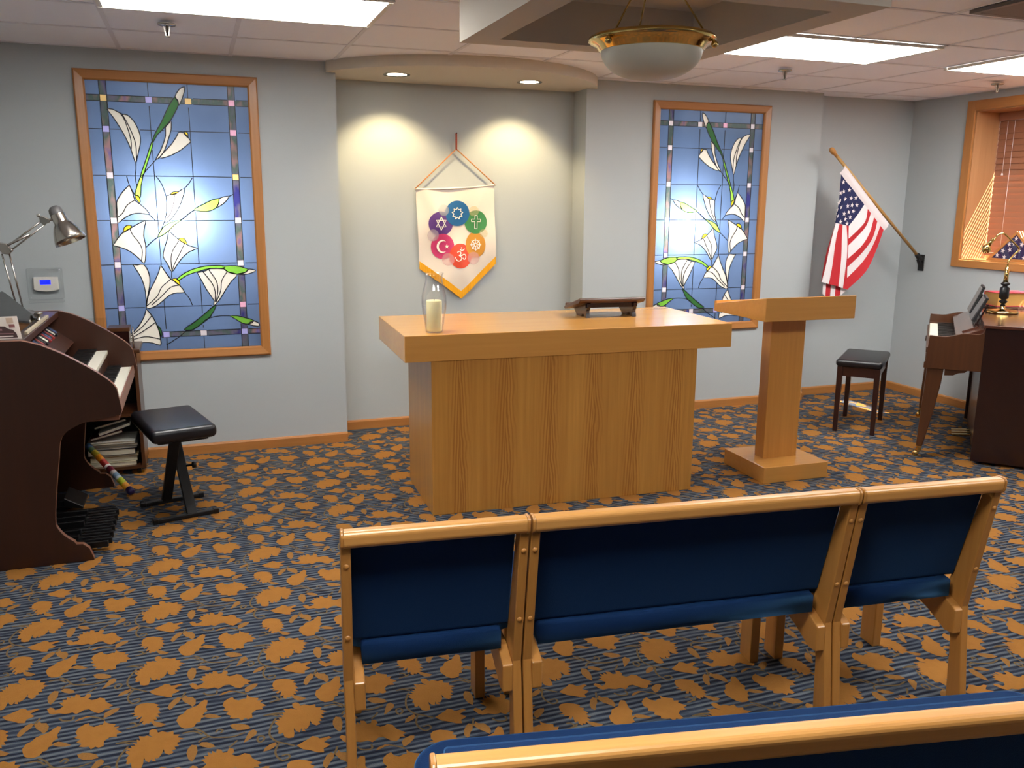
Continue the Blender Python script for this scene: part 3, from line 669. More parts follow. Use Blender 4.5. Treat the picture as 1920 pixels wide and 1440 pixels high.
MB().tube([(-.002, .014, 2.076), (-.002, -.014, 2.080)], .004, 8).build('hook', M['black'], t)
# printed discs
def disc_cols(name, c): M[name] = plain(name, srgb(*c), .5)
for n_, c_ in dict(d_blue=(28, 98, 152), d_green=(64, 136, 78), d_amber=(202, 140, 44), d_red=(214, 72, 44), d_pink=(196, 56, 108), d_violet=(92, 56, 128), d_pale=(190, 196, 204), d_pinkpale=(226, 176, 180), d_sand=(206, 200, 150), d_lilac=(204, 186, 198), d_white=(240, 236, 226)).items(): disc_cols(n_, c_)
for n_ in ('d_pale', 'd_sand', 'd_lilac', 'd_pinkpale'):
    nt = M[n_].node_tree; x = nt.nodes.new('ShaderNodeMixShader'); tr = nt.nodes.new('ShaderNodeBsdfTransparent'); x.inputs[0].default_value = .38
    nt.links.new(tr.outputs[0], x.inputs[1]); nt.links.new(nt.nodes['Principled BSDF'].outputs[0], x.inputs[2]); nt.links.new(x.outputs[0], nt.nodes['Material Output'].inputs['Surface'])
def place(mb, pts, off, m):
    mb.add([(x, bx_(x, z)-off, z) for x, z in pts], [tuple(range(len(pts)))], m)
def ell(cx, cz, rx, rz, n=40): return [(cx+rx*math.cos(2*PI*i/n), cz+rz*math.sin(2*PI*i/n)) for i in range(n)]
def fandisc(mb, cx, cz, rx, rz, off, m):
    for k in range(6):
        f0, f1 = k/6, (k+1)/6
        for i in range(40):
            a, b = 2*PI*i/40, 2*PI*(i+1)/40
            P = [(cx+rx*f*math.cos(q), cz+rz*f*math.sin(q)) for f, q in ((f0, a), (f1, a), (f1, b), (f0, b))]
            if k == 0: P = P[1:]
            place(mb, P, off, m)
def stroke(mb, pts, w, off, m, closed=False, dense=3):
    P = [Vector(p) for p in pts]; Q = []
    if closed: P.append(P[0])
    for a, b in zip(P, P[1:]):
        for k in range(dense): Q.append(a+(b-a)*k/dense)
    Q.append(P[-1])
    mb.strip(Q, w, lambda u, v: (u, bx_(u, v)-off, v), m)
# pixel-free centres measured on the cloth, metres from the banner axis
EM = [('blue', .001, 1.529, .090, .089, 'd_blue', 'round blue emblem with a nine pointed star'), ('green', .139, 1.468, .083, .083, 'd_green', 'round green emblem with a cross outline'),
      ('amber', .135, 1.307, .073, .092, 'd_amber', 'round amber emblem with an eight spoked wheel'), ('red', .021, 1.228, .083, .088, 'd_red', 'round red emblem with a curved om sign'),
      ('pink', -.109, 1.297, .085, .089, 'd_pink', 'round pink emblem with a crescent and star'), ('violet', -.122, 1.458, .091, .084, 'd_violet', 'round violet emblem with a six pointed star')]
small = [(-.102, 1.552, .040, 'd_pale'), (.123, 1.545, .036, 'd_sand'), (-.180, 1.376, .042, 'd_lilac'), (-.071, 1.205, .044, 'd_pinkpale'), (.118, 1.212, .045, 'd_pinkpale'), (.196, 1.388, .030, 'd_sand')]
for x, z, r_, c_ in small:
    e = MB(); fandisc(e, x, z, r_, r_, .0050, 0); e.build('pale_dot', M[c_], t)
for nme, cx, cz, rx, rz, mt, lb in EM:
    e = MB(); fandisc(e, cx, cz, rx, rz, 0.0024+.0003*(5-EM.index((nme, cx, cz, rx, rz, mt, lb))), 0); eo = e.build('emblem', M[mt], t); eo['label'] = lb; e = MB(); o_ = .0075; s = .034
    if nme == 'violet':
        for k in (0, 1): stroke(e, [(cx+.042*math.sin(2*PI*i/3+k*PI), cz+.046*math.cos(2*PI*i/3+k*PI)) for i in range(3)], .006, o_, 1, True)
    if nme == 'blue': stroke(e, [(cx+(.042 if i % 2 == 0 else .027)*math.sin(PI*i/9), cz+(.042 if i % 2 == 0 else .027)*math.cos(PI*i/9)) for i in range(18)], .006, o_, 1, True)
    if nme == 'green':
        a, b, h0, h1, k = .009, .034, .046, .046, .012
        stroke(e, [(cx+x, cz+z) for x, z in ((-a, -h0), (a, -h0), (a, k-a), (b, k-a), (b, k+a), (a, k+a), (a, h1), (-a, h1), (-a, k+a), (-b, k+a), (-b, k-a), (-a, k-a))], .005, o_, 1, True)
    if nme == 'amber':
        stroke(e, ell(cx, cz, .031, .033, 28), .006, o_, 1, True, 1); stroke(e, ell(cx, cz, .010, .011, 14), .005, o_, 1, True, 1)
        for i in range(8): a = PI*i/4; stroke(e, [(cx+.01*math.cos(a), cz+.01*math.sin(a)), (cx+.041*math.cos(a), cz+.043*math.sin(a))], .005, o_, 1)
    if nme == 'pink':
        n = 22; A = [(cx-.004+.040*math.cos(math.radians(48+264*i/n)), cz+.046*math.sin(math.radians(48+264*i/n))) for i in range(n+1)]
        B = [(cx+.006+.034*math.cos(math.radians(62+236*i/n)), cz+.038*math.sin(math.radians(62+236*i/n))) for i in range(n+1)]
        for i in range(n): place(e, [A[i], A[i+1], B[i+1], B[i]], o_, 1)
        sx, sz = cx+.030, cz+.0
        st_ = [(sx+(.017 if i % 2 == 0 else .007)*math.sin(PI*i/5), sz+(.018 if i % 2 == 0 else .0075)*math.cos(PI*i/5)) for i in range(10)]
        for i in range(10): place(e, [(sx, sz), st_[i], st_[(i+1) % 10]], o_, 1)
    if nme == 'red':
        c0 = lambda L: [tuple(q) for q in smooth_line([(cx+x, cz+z) for x, z in L], 4)]
        for L in ([(-.026, .026), (-.012, .034), (.0, .026), (-.002, .012), (-.014, .004), (-.002, -.002), (.004, -.016), (-.006, -.032), (-.024, -.034), (-.036, -.022), (-.042, -.006)], [(-.010, .003), (.008, .004), (.020, .012), (.032, .010), (.038, -.004), (.032, -.020), (.020, -.022), (.014, -.012)], [(-.006, .048), (.008, .040), (.022, .044), (.030, .052)]):
            stroke(e, c0(L), .006, o_, 1, False, 1)
        place(e, ell(cx+.008, cz+.058, .005, .005, 10), o_, 1)
    e.m = [0]*len(e.m); e.build('symbol', M['d_white'], eo)

# ------------------------------------------------------------------ flag on an angled pole
B0 = Vector((XR-.004, 5.72, 1.150)); B1 = Vector((4.72, 5.66, 1.985))
t = thing('flag', 'national flag with stars and stripes drooping from an angled pole in the corner', 'flag', (XR, 5.72, 1.15))
inv = Matrix.Translation((-XR, -5.72, -1.15))
def TP(p): return inv@Vector(p)
dirp = (B1-B0).normalized()
MB().tube([TP(B0+dirp*.05), TP(B1)], .0125, 12).build('pole', plain('pole_ash', srgb(184, 140, 78), .4), t)
MB().lathe([(0, 0), (.013, 0), (.014, .02), (.012, .028), (.020, .036), (.022, .05), (.020, .075), (.012, .086), (0, .09)], TP(B1-dirp*.01), 16, axis=dirp).build('finial', plain('finial_wood', srgb(170, 118, 58), .4), t)
k = MB(); k.lathe([(0, -.01), (.02, -.01), (.021, .055), (.016, .07), (0, .07)], TP(B0+dirp*.02), 14, axis=dirp); k.obox(TP(B0+dirp*.05+Vector((0, 0, -.02))), TP(B0+Vector((0, 0, -.06))), .03, .022); k.box(-.012, -.002, -.03, .03, -.085, .05)
k.build('bracket', M['black'], t, bevel=.003)
# flag sheets as control nets: (x, y, z) rows from hoist to fly; stripe edges a = 0..13 down the hoist
def G(px, pz, dy=0.): return Vector((px, 5.655+dy, pz))
h0, h1 = G(4.800, 1.895), G(5.285, 1.447)            # hoist ends on the pole
hoist = lambda a: h0.lerp(h1, a)
fm = MB(); RW = lambda k: 0 if k % 2 == 0 else 1
def sheet(row0, row1, nv, m, wob=0., flip=False):
    """ruled strip between two polylines of equal length"""
    n = len(row0)-1
    def fn(u, v):
        i = min(int(u*n), n-1); s = u*n-i
        p = row0[i].lerp(row0[i+1], s).lerp(row1[i].lerp(row1[i+1], s), v); return p
    fm.grid(lambda u, v: TP(fn(u, v)), n*4, nv, m)
# header sleeve along the pole
hd = .045; ln = Vector((-.68, 0, -.73))
hd0, hd1 = hoist(0), hoist(1)
off = Vector((-.028, -.004, -.034))
fm.grid(lambda u, v: TP(hoist(u)+off*(v*1.75-.40)+Vector((0, -.013*math.sin(PI*v), 0))), 16, 4, 1)
H0 = lambda a: hoist(a*.965+.02)+off*1.2+Vector((0, -.002, 0))
# lower stripes (7..12) run from the hoist down to a fold line
foldz = {7: 1.440, 8: 1.340, 9: 1.285, 10: 1.180, 11: 1.115, 12: 1.030, 13: .935}
foldx = {7: 4.892, 8: 4.900, 9: 4.902, 10: 4.908, 11: 4.915, 12: 4.922, 13: 4.932}
def edge(a):
    s = H0(a/13); e_ = G(foldx[a], foldz[a], -.004)
    drop = (a-7)/6
    m1 = s.lerp(e_, .35)+Vector((.030+.015*drop, -.012-.01*math.sin(a*1.9), -.012+.045*drop*.2)); m2 = s.lerp(e_, .72)+Vector((.020+.035*drop, -.020+.012*math.sin(a*2.3), .01))
    return smooth_line([s, m1, m2, e_], 4)
# canton
ca = {a: H0(a/13) for a in range(0, 8)}
cf = {0: G(4.830, 1.50, .05), 1: G(4.800, 1.475, .035), 2: G(4.775, 1.468, .018), 3: G(4.764, 1.466, -.002), 4: G(4.800, 1.458, -.012), 5: G(4.84, 1.452, -.004), 6: G(4.868, 1.446, -.010), 7: G(4.892, 1.440, -.004)}
def cedge(a):
    s, e_ = ca[a], cf[a]; w = [s.lerp(e_, q)+Vector((-.012*math.sin(PI*q)*(1-a/7), -.010*math.sin(q*PI)*math.cos(a*1.7), 0)) for q in (0, .25, .5, .75, 1)]
    return smooth_line(w, 3)
cgrid = [cedge(a) for a in range(8)]
low = [cgrid[7]]+[edge(k) for k in range(8, 14)]
for k in range(7, 13): sheet(low[k-7], low[k-6], 3, RW(k))
for k in range(7): sheet(cgrid[k], cgrid[k+1], 3, 2)
# stripes that fall from the fly end of the canton to the bottom
bt = {0: G(4.76, 1.02, .06), 1: G(4.72, 1.01, .045), 2: G(4.685, 1.003, .022), 3: G(4.664, 1.003, -.004), 4: G(4.735, .985, -.012), 5: G(4.838, .962, -.014), 6: G(4.898, .946, -.002), 7: G(4.936, .934, -.012)}
def dedge(a):
    s, e_ = cf[a], bt[a]; w = [s.lerp(e_, q)+Vector((.008*math.sin(q*5+a), -.012*math.sin(PI*q)*math.cos(a*2.1), 0)) for q in (0, .25, .5, .75, 1)]
    return smooth_line(w, 3)
for k in range(7): sheet(dedge(k), dedge(k+1), 3, RW(k))
# back layer showing below the hem
bk = [(4.705, 1.06, .905), (4.735, 1.05, .885), (4.785, 1.04, .872), (4.83, 1.03, .872), (4.885, 1.02, .885), (4.94, 1.05, .925)]
for k in range(5):
    a, b = bk[k], bk[k+1]; sheet([G(a[0], a[1], .016), G(a[0], a[2], .014)], [G(b[0], b[1], .016), G(b[0], b[2], .014+.006*(k % 2))], 3, RW(k+1))
def star(c, r, u, v, nrm, mb, m=0, rot=0.):
    pts = [c+nrm*.0035+u*((r if i % 2 == 0 else r*.4)*math.sin(PI*i/5+rot))+v*((r if i % 2 == 0 else r*.4)*math.cos(PI*i/5+rot)) for i in range(10)]
    mb.add([c+nrm*.0035]+pts, [(0, 1+i, 1+(i+1) % 10) for i in range(10)], m)
def cpt(a, q):
    i = min(int(a), 6); e0, e1 = cgrid[i], cgrid[i+1]; n = len(e0)-1; j = min(int(q*n), n-1); s = q*n-j
    return e0[j].lerp(e0[j+1], s).lerp(e1[j].lerp(e1[j+1], s), a-i)
for r_ in range(8):
    for c_ in range(5 if r_ % 2 == 0 else 4):
        a = .9+r_*.98; q = (.12 if r_ % 2 == 0 else .235)+c_*.23
        if q > .97 or a > 6.7: continue
        p = cpt(a, q); n = Vector((0, -1, 0)); du = (cpt(a, min(q+.02, 1))-cpt(a, q-.02)).normalized()
        u = Vector((1, 0, 0)); v = Vector((0, 0, 1))
        star(TP(p), .0195, u, v, n, fm, 1, rot=.2*math.sin(a*5+q*9))
fo = fm.build('cloth', [M['red'], M['flagwhite'], M['navy']], t)

# ------------------------------------------------------------------ thermostat
t = thing('thermostat', 'cream wall thermostat with a lit blue screen, left of the first stained glass panel', 'thermostat', (-.852, YL, 1.118))
b = MB(); pts = [(-.064, .042), (.064, .042), (.066, -.032), (.04, -.040), (0, -.043), (-.04, -.040), (-.066, -.032)]
b.prism(pts, 1, -.026, -.001); b.build('body', M['white'], t, bevel=.004)
MB().box(-.030, .026, -.0275, -.0255, -.001, .026).build('screen', M['screen'], t)
for k in range(4): MB().lathe([(0, 0), (.0035, 0), (.0035, .002)], (-.024+k*.0145, -.0255, -.0125), 12, axis=(0, -1, 0)).build('button', M['greyplastic'], t)
t = thing('thermostat_guard', 'clear plastic guard box over the wall thermostat', 'thermostat guard', (-.852, YL, 1.118))
g = MB(); g.rbox(-.094, .092, -.062, -.0005, -.088, .096, .012, n=3); go = g.build('cover', M['acrylic'], t)
MB().box(-.094, .092, -.064, -.03, -.106, -.092).build('lower_lip', M['acrylic'], t, bevel=.004)
# ------------------------------------------------------------------ organ (keyboards face the pews, player sits on its right)
t = thing('organ', 'dark walnut two-manual organ with curved side panels at the left edge', 'organ', (-.85, 4.66, 0))
OX, OY = -.85, 4.66
prof = [(-1.30, 1.018), (-.730, 1.019), (-.695, 1.010)]+[tuple(p) for p in smooth_line([(-.658, .997), (-.585, .960), (-.511, .912), (-.461, .876), (-.412, .836), (-.388, .810), (-.375, .786)], 3)]+[(-.361, .690), (-.369, .668)]+\
    [tuple(p) for p in smooth_line([(-.42, .660), (-.489, .650), (-.542, .636), (-.597, .602), (-.619, .564), (-.631, .491), (-.655, .34), (-.671, .208), (-.665, .17), (-.64, .131), (-.603, .098)], 3)]+[(-.598, .086), (-.570, .083), (-.546, .060), (-.530, .008), (-.531, 0), (-1.30, 0)]
for y0 in (4.10, 5.19):
    MB().prism([(x-OX, z) for x, z in prof], 1, y0-OY, y0+.03-OY, 0, 1).build('side_panel', [M['walnut'], M['walnut_lit']], t, bevel=.002)
ya, yb = 4.13-OY, 5.19-OY
MB().box(-1.30-OX, -.728-OX, ya, yb, .985, 1.017).build('top_board', M['walnut_h'], t, bevel=.003)
MB().box(-1.30-OX, -1.27-OX, ya, yb, .03, .985).build('back_panel', M['walnut_h'], t)
MB().box(-1.0-OX, -.97-OX, ya, yb, .03, .68).build('knee_panel', M['walnut_h'], t)
b = MB(); b.prism([(-.86-OX, .985), (-.84-OX, .985), (-.665-OX, .845), (-.685-OX, .84)], 1, ya, yb); b.build('stop_board', M['walnut_h'], t)
def white_keys(mb, x0, x1, z, nw=44):
    w = (yb-ya-.02)/nw
    for k in range(nw):
        y = ya+.01+k*w; mb.box(x0, x1, y+.0006, y+w-.0006, z-.02, z, 0)
        if (k % 7) in (0, 1, 3, 4, 5): mb.box(x0, x0+.092, y+w-.0065, y+w+.0065, z-.01, z+.012, 1)
b = MB(); white_keys(b, -.648-OX, -.503-OX, .792); b.build('upper_keyboard', [M['ivory'], M['ebony']], t)
b = MB(); white_keys(b, -.532-OX, -.386-OX, .694); b.build('lower_keyboard', [M['ivory'], M['ebony']], t)
b = MB(); b.box(-.66-OX, -.506-OX, ya, yb, .735, .770); b.box(-.52-OX, -.508-OX, ya, yb, .70, .77); b.build('upper_key_bed', M['walnut_h'], t)
b = MB(); b.box(-.97-OX, -.378-OX, ya, yb, .640, .672); b.prism([(-.386-OX, .66), (-.374-OX, .66), (-.378-OX, .700), (-.386-OX, .700)], 1, ya, yb); b.build('key_slip', M['walnut_lit'], t)
# stop tabs, some coloured
cols = {'r': plain('red_stop_tab', srgb(150, 44, 40), .35), 'b': plain('blue_stop_tab', srgb(58, 82, 128), .35), 'w': M['ivory'], 'k': M['ebony']}
nrm = Vector((.14, 0, .175)).normalized(); dn = Vector((.175, 0, -.14)).normalized()
seq = 'kwkbkrkbkrkbkrkkwkrbkrkwkb'
for r_ in (0,):
    bb = MB(); ml = [cols[k] for k in 'rbwk']
    for i, k in enumerate(seq):
        y = ya+.09+i*.034
        c0 = Vector((-.80-OX, y, .953))+nrm*.012+dn*(.03)
        bb.obox(c0, c0+dn*(.050 if i % 3 else .062), .024, .012, 'rbwk'.index(k), up=nrm)
    bb.build('stop_tabs', ml, t, bevel=.002)
# music rest of smoked acrylic and its lip
r_ = MB(); q = [(-.44, 0), (.150, 0), (.150, .05), (.115, .165)]+arc2(.075, .16, .035, 20, 90, 5)+[(-.44, .195)]
nn = Vector((-.13, 0, .15)).normalized(); th_ = Vector((.15, 0, .13)).normalized()*.005
f3 = lambda a, b: Vector((-.775-OX, a, 1.022))+nn*b
n = len(q); r_.add([f3(*p) for p in q]+[f3(*p)+th_ for p in q], [tuple(range(n)), tuple(range(2*n-1, n-1, -1))]+[(i, (i+1) % n, n+(i+1) % n, n+i) for i in range(n)])
r_.build('music_rest', M['smoke'], t)
MB().box(-.747-OX, -.733-OX, -.36, .245, 1.017, 1.032).build('rest_lip', plain('rest_lip_beige', srgb(176, 164, 140), .4), t, bevel=.002)
h = MB(); h.lathe([(0, 1.017), (.018, 1.017), (.018, 1.022), (.008, 1.026), (.008, 1.044), (.02, 1.048), (.02, 1.056), (0, 1.058)], (-.765-OX, .155, 0), 18); h.build('rest_hinge', M['chrome'], t)
# pedals
pb = MB(); pb.box(-1.05-OX, -.70-OX, -.50, .02, .0, .045); pb.build('pedal_frame', M['walnut_h'], t)
for k in range(13):
    y = -.475+.040*k; b = MB(); b.box(-1.0-OX, -.475-OX+.012*(k % 2), y-.011, y+.011, .028, .060)
    if k in (1, 3, 6, 8, 10): b.box(-1.0-OX, -.60-OX, y-.012, y+.012, .05, .086)
    b.build('pedal', M['ebony'], t, bevel=.004)
b = MB(); b.prism([(-.73-OX, .05), (-.645-OX, .030), (-.642-OX, .045), (-.73-OX, .10)], 1, .10, .30); b.box(-.97-OX, -.70-OX, .14, .26, .04, .075); b.build('expression_pedal', M['ebony'], t, bevel=.004)

# flyer with a picture of an organ
t = thing('flyer', 'glossy flyer with a picture of an organ standing on the organ top', 'flyer', (-.80, 4.16, 1.019), 0)
fx_ = Vector((1, .10, 0)).normalized(); fu = Vector((-.10, .10, .75)).normalized(); fn_ = fx_.cross(fu)
def FP(a, b, c=0): return fx_*a+fu*b-Vector((0, 1, 0))*c+Vector((0, .004, 0))
sh = MB(); sh.add([FP(-.15, 0), FP(.066, 0), FP(.066, .098), FP(-.15, .098), FP(-.15, 0, -.0012), FP(.066, 0, -.0012), FP(.066, .098, -.0012), FP(-.15, .098, -.0012)], [(0, 1, 2, 3), (7, 6, 5, 4), (0, 4, 5, 1), (1, 5, 6, 2), (2, 6, 7, 3), (3, 7, 4, 0)])
sh.build('sheet', plain('flyer_paper', srgb(232, 220, 210), .35), t)
pc = MB()
def PG(pts, m, c=.0012): pc.add([FP(a, b, c) for a, b in pts], [tuple(range(len(pts)))], m)
PG([(-.14, .006), (.052, .006), (.050, .024), (.040, .040), (.022, .046), (.012, .056), (-.03, .060), (-.14, .060)], 0)
PG([(-.14, .012), (.036, .010), (.036, .015), (-.14, .018)], 1, .0018); PG([(-.14, .026), (.04, .022), (.04, .026), (-.14, .031)], 2, .0018)
PG([(-.14, .042), (.0, .038), (.0, .046), (-.14, .05)], 2, .0018)
PG([(.022, .068), (.048, .068), (.048, .092), (.022, .092)], 3); PG([(.028, .050), (.050, .050), (.050, .064), (.028, .064)], 4)
PG([(-.018+.012*math.cos(a), .082+.014*math.sin(a)) for a in [2*PI*i/16 for i in range(16)]], 5); PG([(-.026, .062), (-.010, .062), (-.012, .072), (-.024, .072)], 5)
pc.build('picture', [plain('flyer_plum', srgb(74, 52, 52), .3), plain('flyer_white', srgb(228, 214, 206), .3), plain('flyer_mauve', srgb(150, 112, 116), .3), plain('flyer_tan', srgb(206, 180, 158), .3), plain('flyer_maroon', srgb(142, 90, 88), .3), plain('flyer_skin', srgb(190, 140, 118), .3)], t)

# swing arm lamp
t = thing('desk_lamp', 'silver swing arm desk lamp rising behind the music rest of the organ', 'desk lamp', (-.93, 5.05, 1.018))
LO = Vector((-.93, 5.05, 1.018)); Lp = lambda x, z, dy=0: Vector((x, 5.05+dy, z))-LO
MB().lathe([(0, 0), (.075, 0), (.075, .012), (.06, .022), (.014, .03), (.014, .05), (0, .05)], Lp(-.93, 1.018)-Vector((-.045, 0, 0)), 28).build('base', M['greyplastic'], t)
a = MB()
for dx in (-.012, .014): a.tube([Lp(-.885+dx, 1.06), Lp(-.922+dx*1.3, 1.335)], .0042, 8)
a.build('lower_arm', M['chrome'], t)
a = MB()
for dz in (-.016, .016): a.tube([Lp(-.915, 1.352+dz), Lp(-.735+.01, 1.497+dz*.9)], .0042, 8)
a.tube([Lp(-.905, 1.378, -.012), Lp(-.80, 1.432, -.012)], .006, 8)
a.build('upper_arm', M['chrome'], t)
j = MB(); pj = [(-.962, 1.372), (-.945, 1.392), (-.912, 1.386), (-.888, 1.356), (-.90, 1.330), (-.93, 1.334)]
j.prism([(x-LO.x, z-LO.z) for x, z in pj], 1, -.012, .012); j.sphere(Lp(-.89, 1.352, -.014), .008, 10, 8); j.build('elbow', M['chrome'], t, bevel=.003)
j = MB(); pj = [(-.752, 1.520), (-.735, 1.524), (-.700, 1.506), (-.706, 1.490), (-.735, 1.478), (-.75, 1.496)]
j.prism([(x-LO.x, z-LO.z) for x, z in pj], 1, -.01, .01); j.tube([Lp(-.72, 1.503), Lp(-.675, 1.508)], .007, 10); j.lathe([(0, -.006), (.009, -.004), (.009, .004), (0, .006)], Lp(-.752, 1.526, -.012), 12, axis=(0, 1, 0)); j.build('wrist', M['chrome'], t, bevel=.002)
axd = Vector((.060, -.02, -.150)).normalized(); c0 = Lp(-.672, 1.545)
MB().lathe([(.0, -.030), (.018, -.028), (.030, -.016), (.034, .0), (.034, .016), (.035, .02)], c0, 28, axis=axd).build('socket_cap', M['greyplastic'], t)
MB().lathe([(.035, .014), (.036, .055), (.037, .062), (.046, .072), (.060, .098), (.072, .132), (.080, .163), (.0785, .163), (.070, .132), (.058, .1), (.044, .076), (.034, .064)], c0, 40, axis=axd).build('lamp_shade', M['chrome'], t)
MB().sphere(c0+axd*.105, .032, 16, 12).build('bulb', M['white'], t)

# bench with black cushion beside the organ
t = thing('organ_bench', 'black padded folding bench on crossed steel legs beside the organ', 'bench', (-.178, 4.676, 0), math.radians(14))
c = MB(); c.rbox(-.158, .158, -.262, .262, .438, .506, .026, n=5); c.build('cushion', M['leather'], t)
MB().box(-.12, .12, -.22, .22, .425, .440).build('seat_board', M['black'], t)
for s_ in (-1, 1):
    b = MB(); b.obox((.0-.030*s_, .150*s_, .016), (.0-.030*s_, -.165*s_, .43), .026, .05, up=(1, 0, 0)); b.build('leg', M['blacksteel'], t, bevel=.003)
    b = MB(); b.obox((-.150, .150*s_, .013), (.150, .150*s_, .013), .030, .022); fbar = b.build('foot_bar', M['blacksteel'], t, bevel=.003)
    for e_ in (-1, 1): MB().box(.150*e_-.014, .150*e_+.014, .150*s_-.018, .150*s_+.018, .0, .028).build('foot_cap', M['ebony'], fbar, bevel=.004)
b = MB(); b.lathe([(0, 0), (.006, 0), (.006, .03), (.017, .032), (.019, .05), (.0, .054)], (.05, 0, .235), 16, axis=(1, 0, 0)); b.build('knob', M['ebony'], t)

# low bookcase between the organ and the wall
BX0, BX1, BY0, BY1 = -1.05, -.372, 5.40, 5.714
t = thing('bookcase', 'low brown bookcase of music behind the organ against the wall', 'bookcase', (-.7, 5.56, 0))
q = lambda x0, x1, y0, y1, z0, z1: (x0+.7, x1+.7, y0-5.56, y1-5.56, z0, z1)
m_ = M['mahog']
MB().box(*q(BX1-.02, BX1, BY0, BY1, .035, .735)).build('side_panel', m_, t, bevel=.002)
MB().box(*q(BX0, BX0+.02, BY0, BY1, .035, .735)).build('side_panel', m_, t, bevel=.002)
MB().box(*q(BX0-.01, BX1+.018, BY0-.012, BY1, .735, .757)).build('top_board', m_, t, bevel=.003)
for z in (.035, .355): MB().box(*q(BX0+.02, BX1-.02, BY0+.006, BY1-.01, z, z+.018)).build('shelf', m_, t)
MB().box(*q(BX0+.02, BX1-.02, BY1-.01, BY1, .035, .735)).build('back_panel', M['black'], t)
for x in (BX0+.04, BX1-.04):
    for y in (BY0+.04, BY1-.04): MB().lathe([(0, -.012), (.017, -.012), (.018, -.008), (.018, .008), (.017, .012), (0, .012)], (x+.7, y-5.56, .018), 14, axis=(1, 0, 0)).build('caster', M['ebony'], t)
BKC = {k: plain('music_cover_'+k, srgb(*c), .6) for k, c in dict(cream=(206, 196, 166), white=(222, 218, 208), black=(26, 25, 28), maroon=(84, 26, 34), grey=(120, 118, 116), olive=(128, 118, 74), tan=(168, 142, 98)).items()}
PAGES = plain('book_pages', srgb(212, 204, 182), .8)
def book(name, x, y, z, w, d, h, cover, label, rz=0., ry=0., group=None, pages=None):
    o = thing(name, label, 'book', (x, y, z), rz, group); o.rotation_euler = (0, ry, rz)
    b = MB(); e_ = min(.002, h*.18)
    b.box(-w/2, w/2, -d/2, d/2, 0, e_); b.box(-w/2, w/2, -d/2, d/2, h-e_, h); b.box(-w/2, -w/2+.002, -d/2, d/2, 0, h); b.build('cover', cover, o)
    MB().box(-w/2+.002, w/2-.003, -d/2+.003, d/2-.003, e_, h-e_).build('page_block', pages or PAGES, o)
    return o
stack = [('cream', .022, 'lowest cream music book in the bookcase'), ('olive', .030, 'thick olive music album second from the bottom of the bookcase stack'), ('tan', .012, 'thin tan music book third from the bottom of the bookcase stack'),
         ('black', .036, 'thick black binder in the middle of the bookcase stack'), ('white', .014, 'white music book just above the thick black binder'), ('grey', .016, 'grey music book under the topmost flat white one'), ('white', .014, 'topmost white music book lying flat in the bookcase stack')]
z = .0535
for k, (c_, h_, l_) in enumerate(stack):
    book('music_book', -.545+.008*((k*7) % 3-1), 5.55+.006*((k*5) % 3), z, .26, .225, h_, BKC[c_], l_, PI+.02*((k*3) % 3-1), 0, 'music books in the bookcase'); z += h_+.0008
for k, (c_, l_, x, r_) in enumerate((('maroon', 'maroon music book sliding off the bookcase stack', -.575, -.24), ('white', 'white songbook lying tilted on top of the bookcase stack', -.53, -.30), ('black', 'black music book leaning at the top of the bookcase pile', -.55, -.24))):
    book('music_book', x, 5.55, z+.030+.034*k, .18, .20, .014, BKC[c_], l_, PI, r_*-1, 'music books in the bookcase')
# box and sign holder on the bookcase
t = thing('storage_box', 'dark brown wooden box on top of the low bookcase', 'box', (-.462, 5.52, .757))
MB().box(-.055, .055, -.06, .06, 0, .098).build('body', M['mahog_dark'], t, bevel=.003); MB().box(-.060, .060, -.065, .065, .098, .122).build('lid', M['mahog'], t, bevel=.003)
t = thing('sign_holder', 'clear acrylic stand on the low bookcase behind the organ', 'sign holder', (-.60, 5.50, .757))
MB().box(-.075, .078, -.004, .0, 0, .178).build('front_plate', M['acrylic'], t); MB().box(-.075, .078, -.004, .06, 0, .004).build('foot', M['acrylic'], t)
t = tag(MB().tube([(0, 0, 0), (.003, .004, .125)], [.006, .004], 10).build('metal_rod', M['chrome'], loc=(-.388, 5.45, .757)), 'short silver rod standing beside the brown box on the bookcase', 'rod')
# patchwork tube leaning from the floor to the shelf
p0, p1 = Vector((-.425, 4.985, .022)), Vector((-.672, 5.385, .205))
d_ = (p1-p0); L_ = d_.length; d_.normalize()
t = thing('paper_roll', 'multicoloured patchwork paper roll leaning from the carpet onto the bookcase shelf', 'roll', p0)
SEQ = [(222, 150, 30), (168, 176, 40), (196, 200, 204), (120, 150, 176), (210, 206, 200), (112, 34, 52), (224, 218, 212), (176, 40, 30), (224, 140, 30), (170, 150, 40), (76, 104, 70), (60, 88, 124)]
ww = [.10, .11, .04, .07, .06, .09, .04, .12, .11, .10, .08, .08]
mb = MB(); s_ = .035; tot = sum(ww)
for k, w in enumerate(ww):
    a, e_ = s_, s_+w/tot*(L_-.035); mb.tube([d_*a, d_*e_], .0185, 18, k); s_ = e_
mb.build('wrapping', [plain('patch_%s' % 'abcdefghijkl'[k], srgb(*c), .4) for k, c in enumerate(SEQ)], t)
MB().lathe([(0, 0), (.014, 0), (.0205, .008), (.0205, .036), (0, .036)], (0, 0, 0), 18, axis=d_).build('end_cap', plain('purple_cap', srgb(44, 34, 84), .4), t)

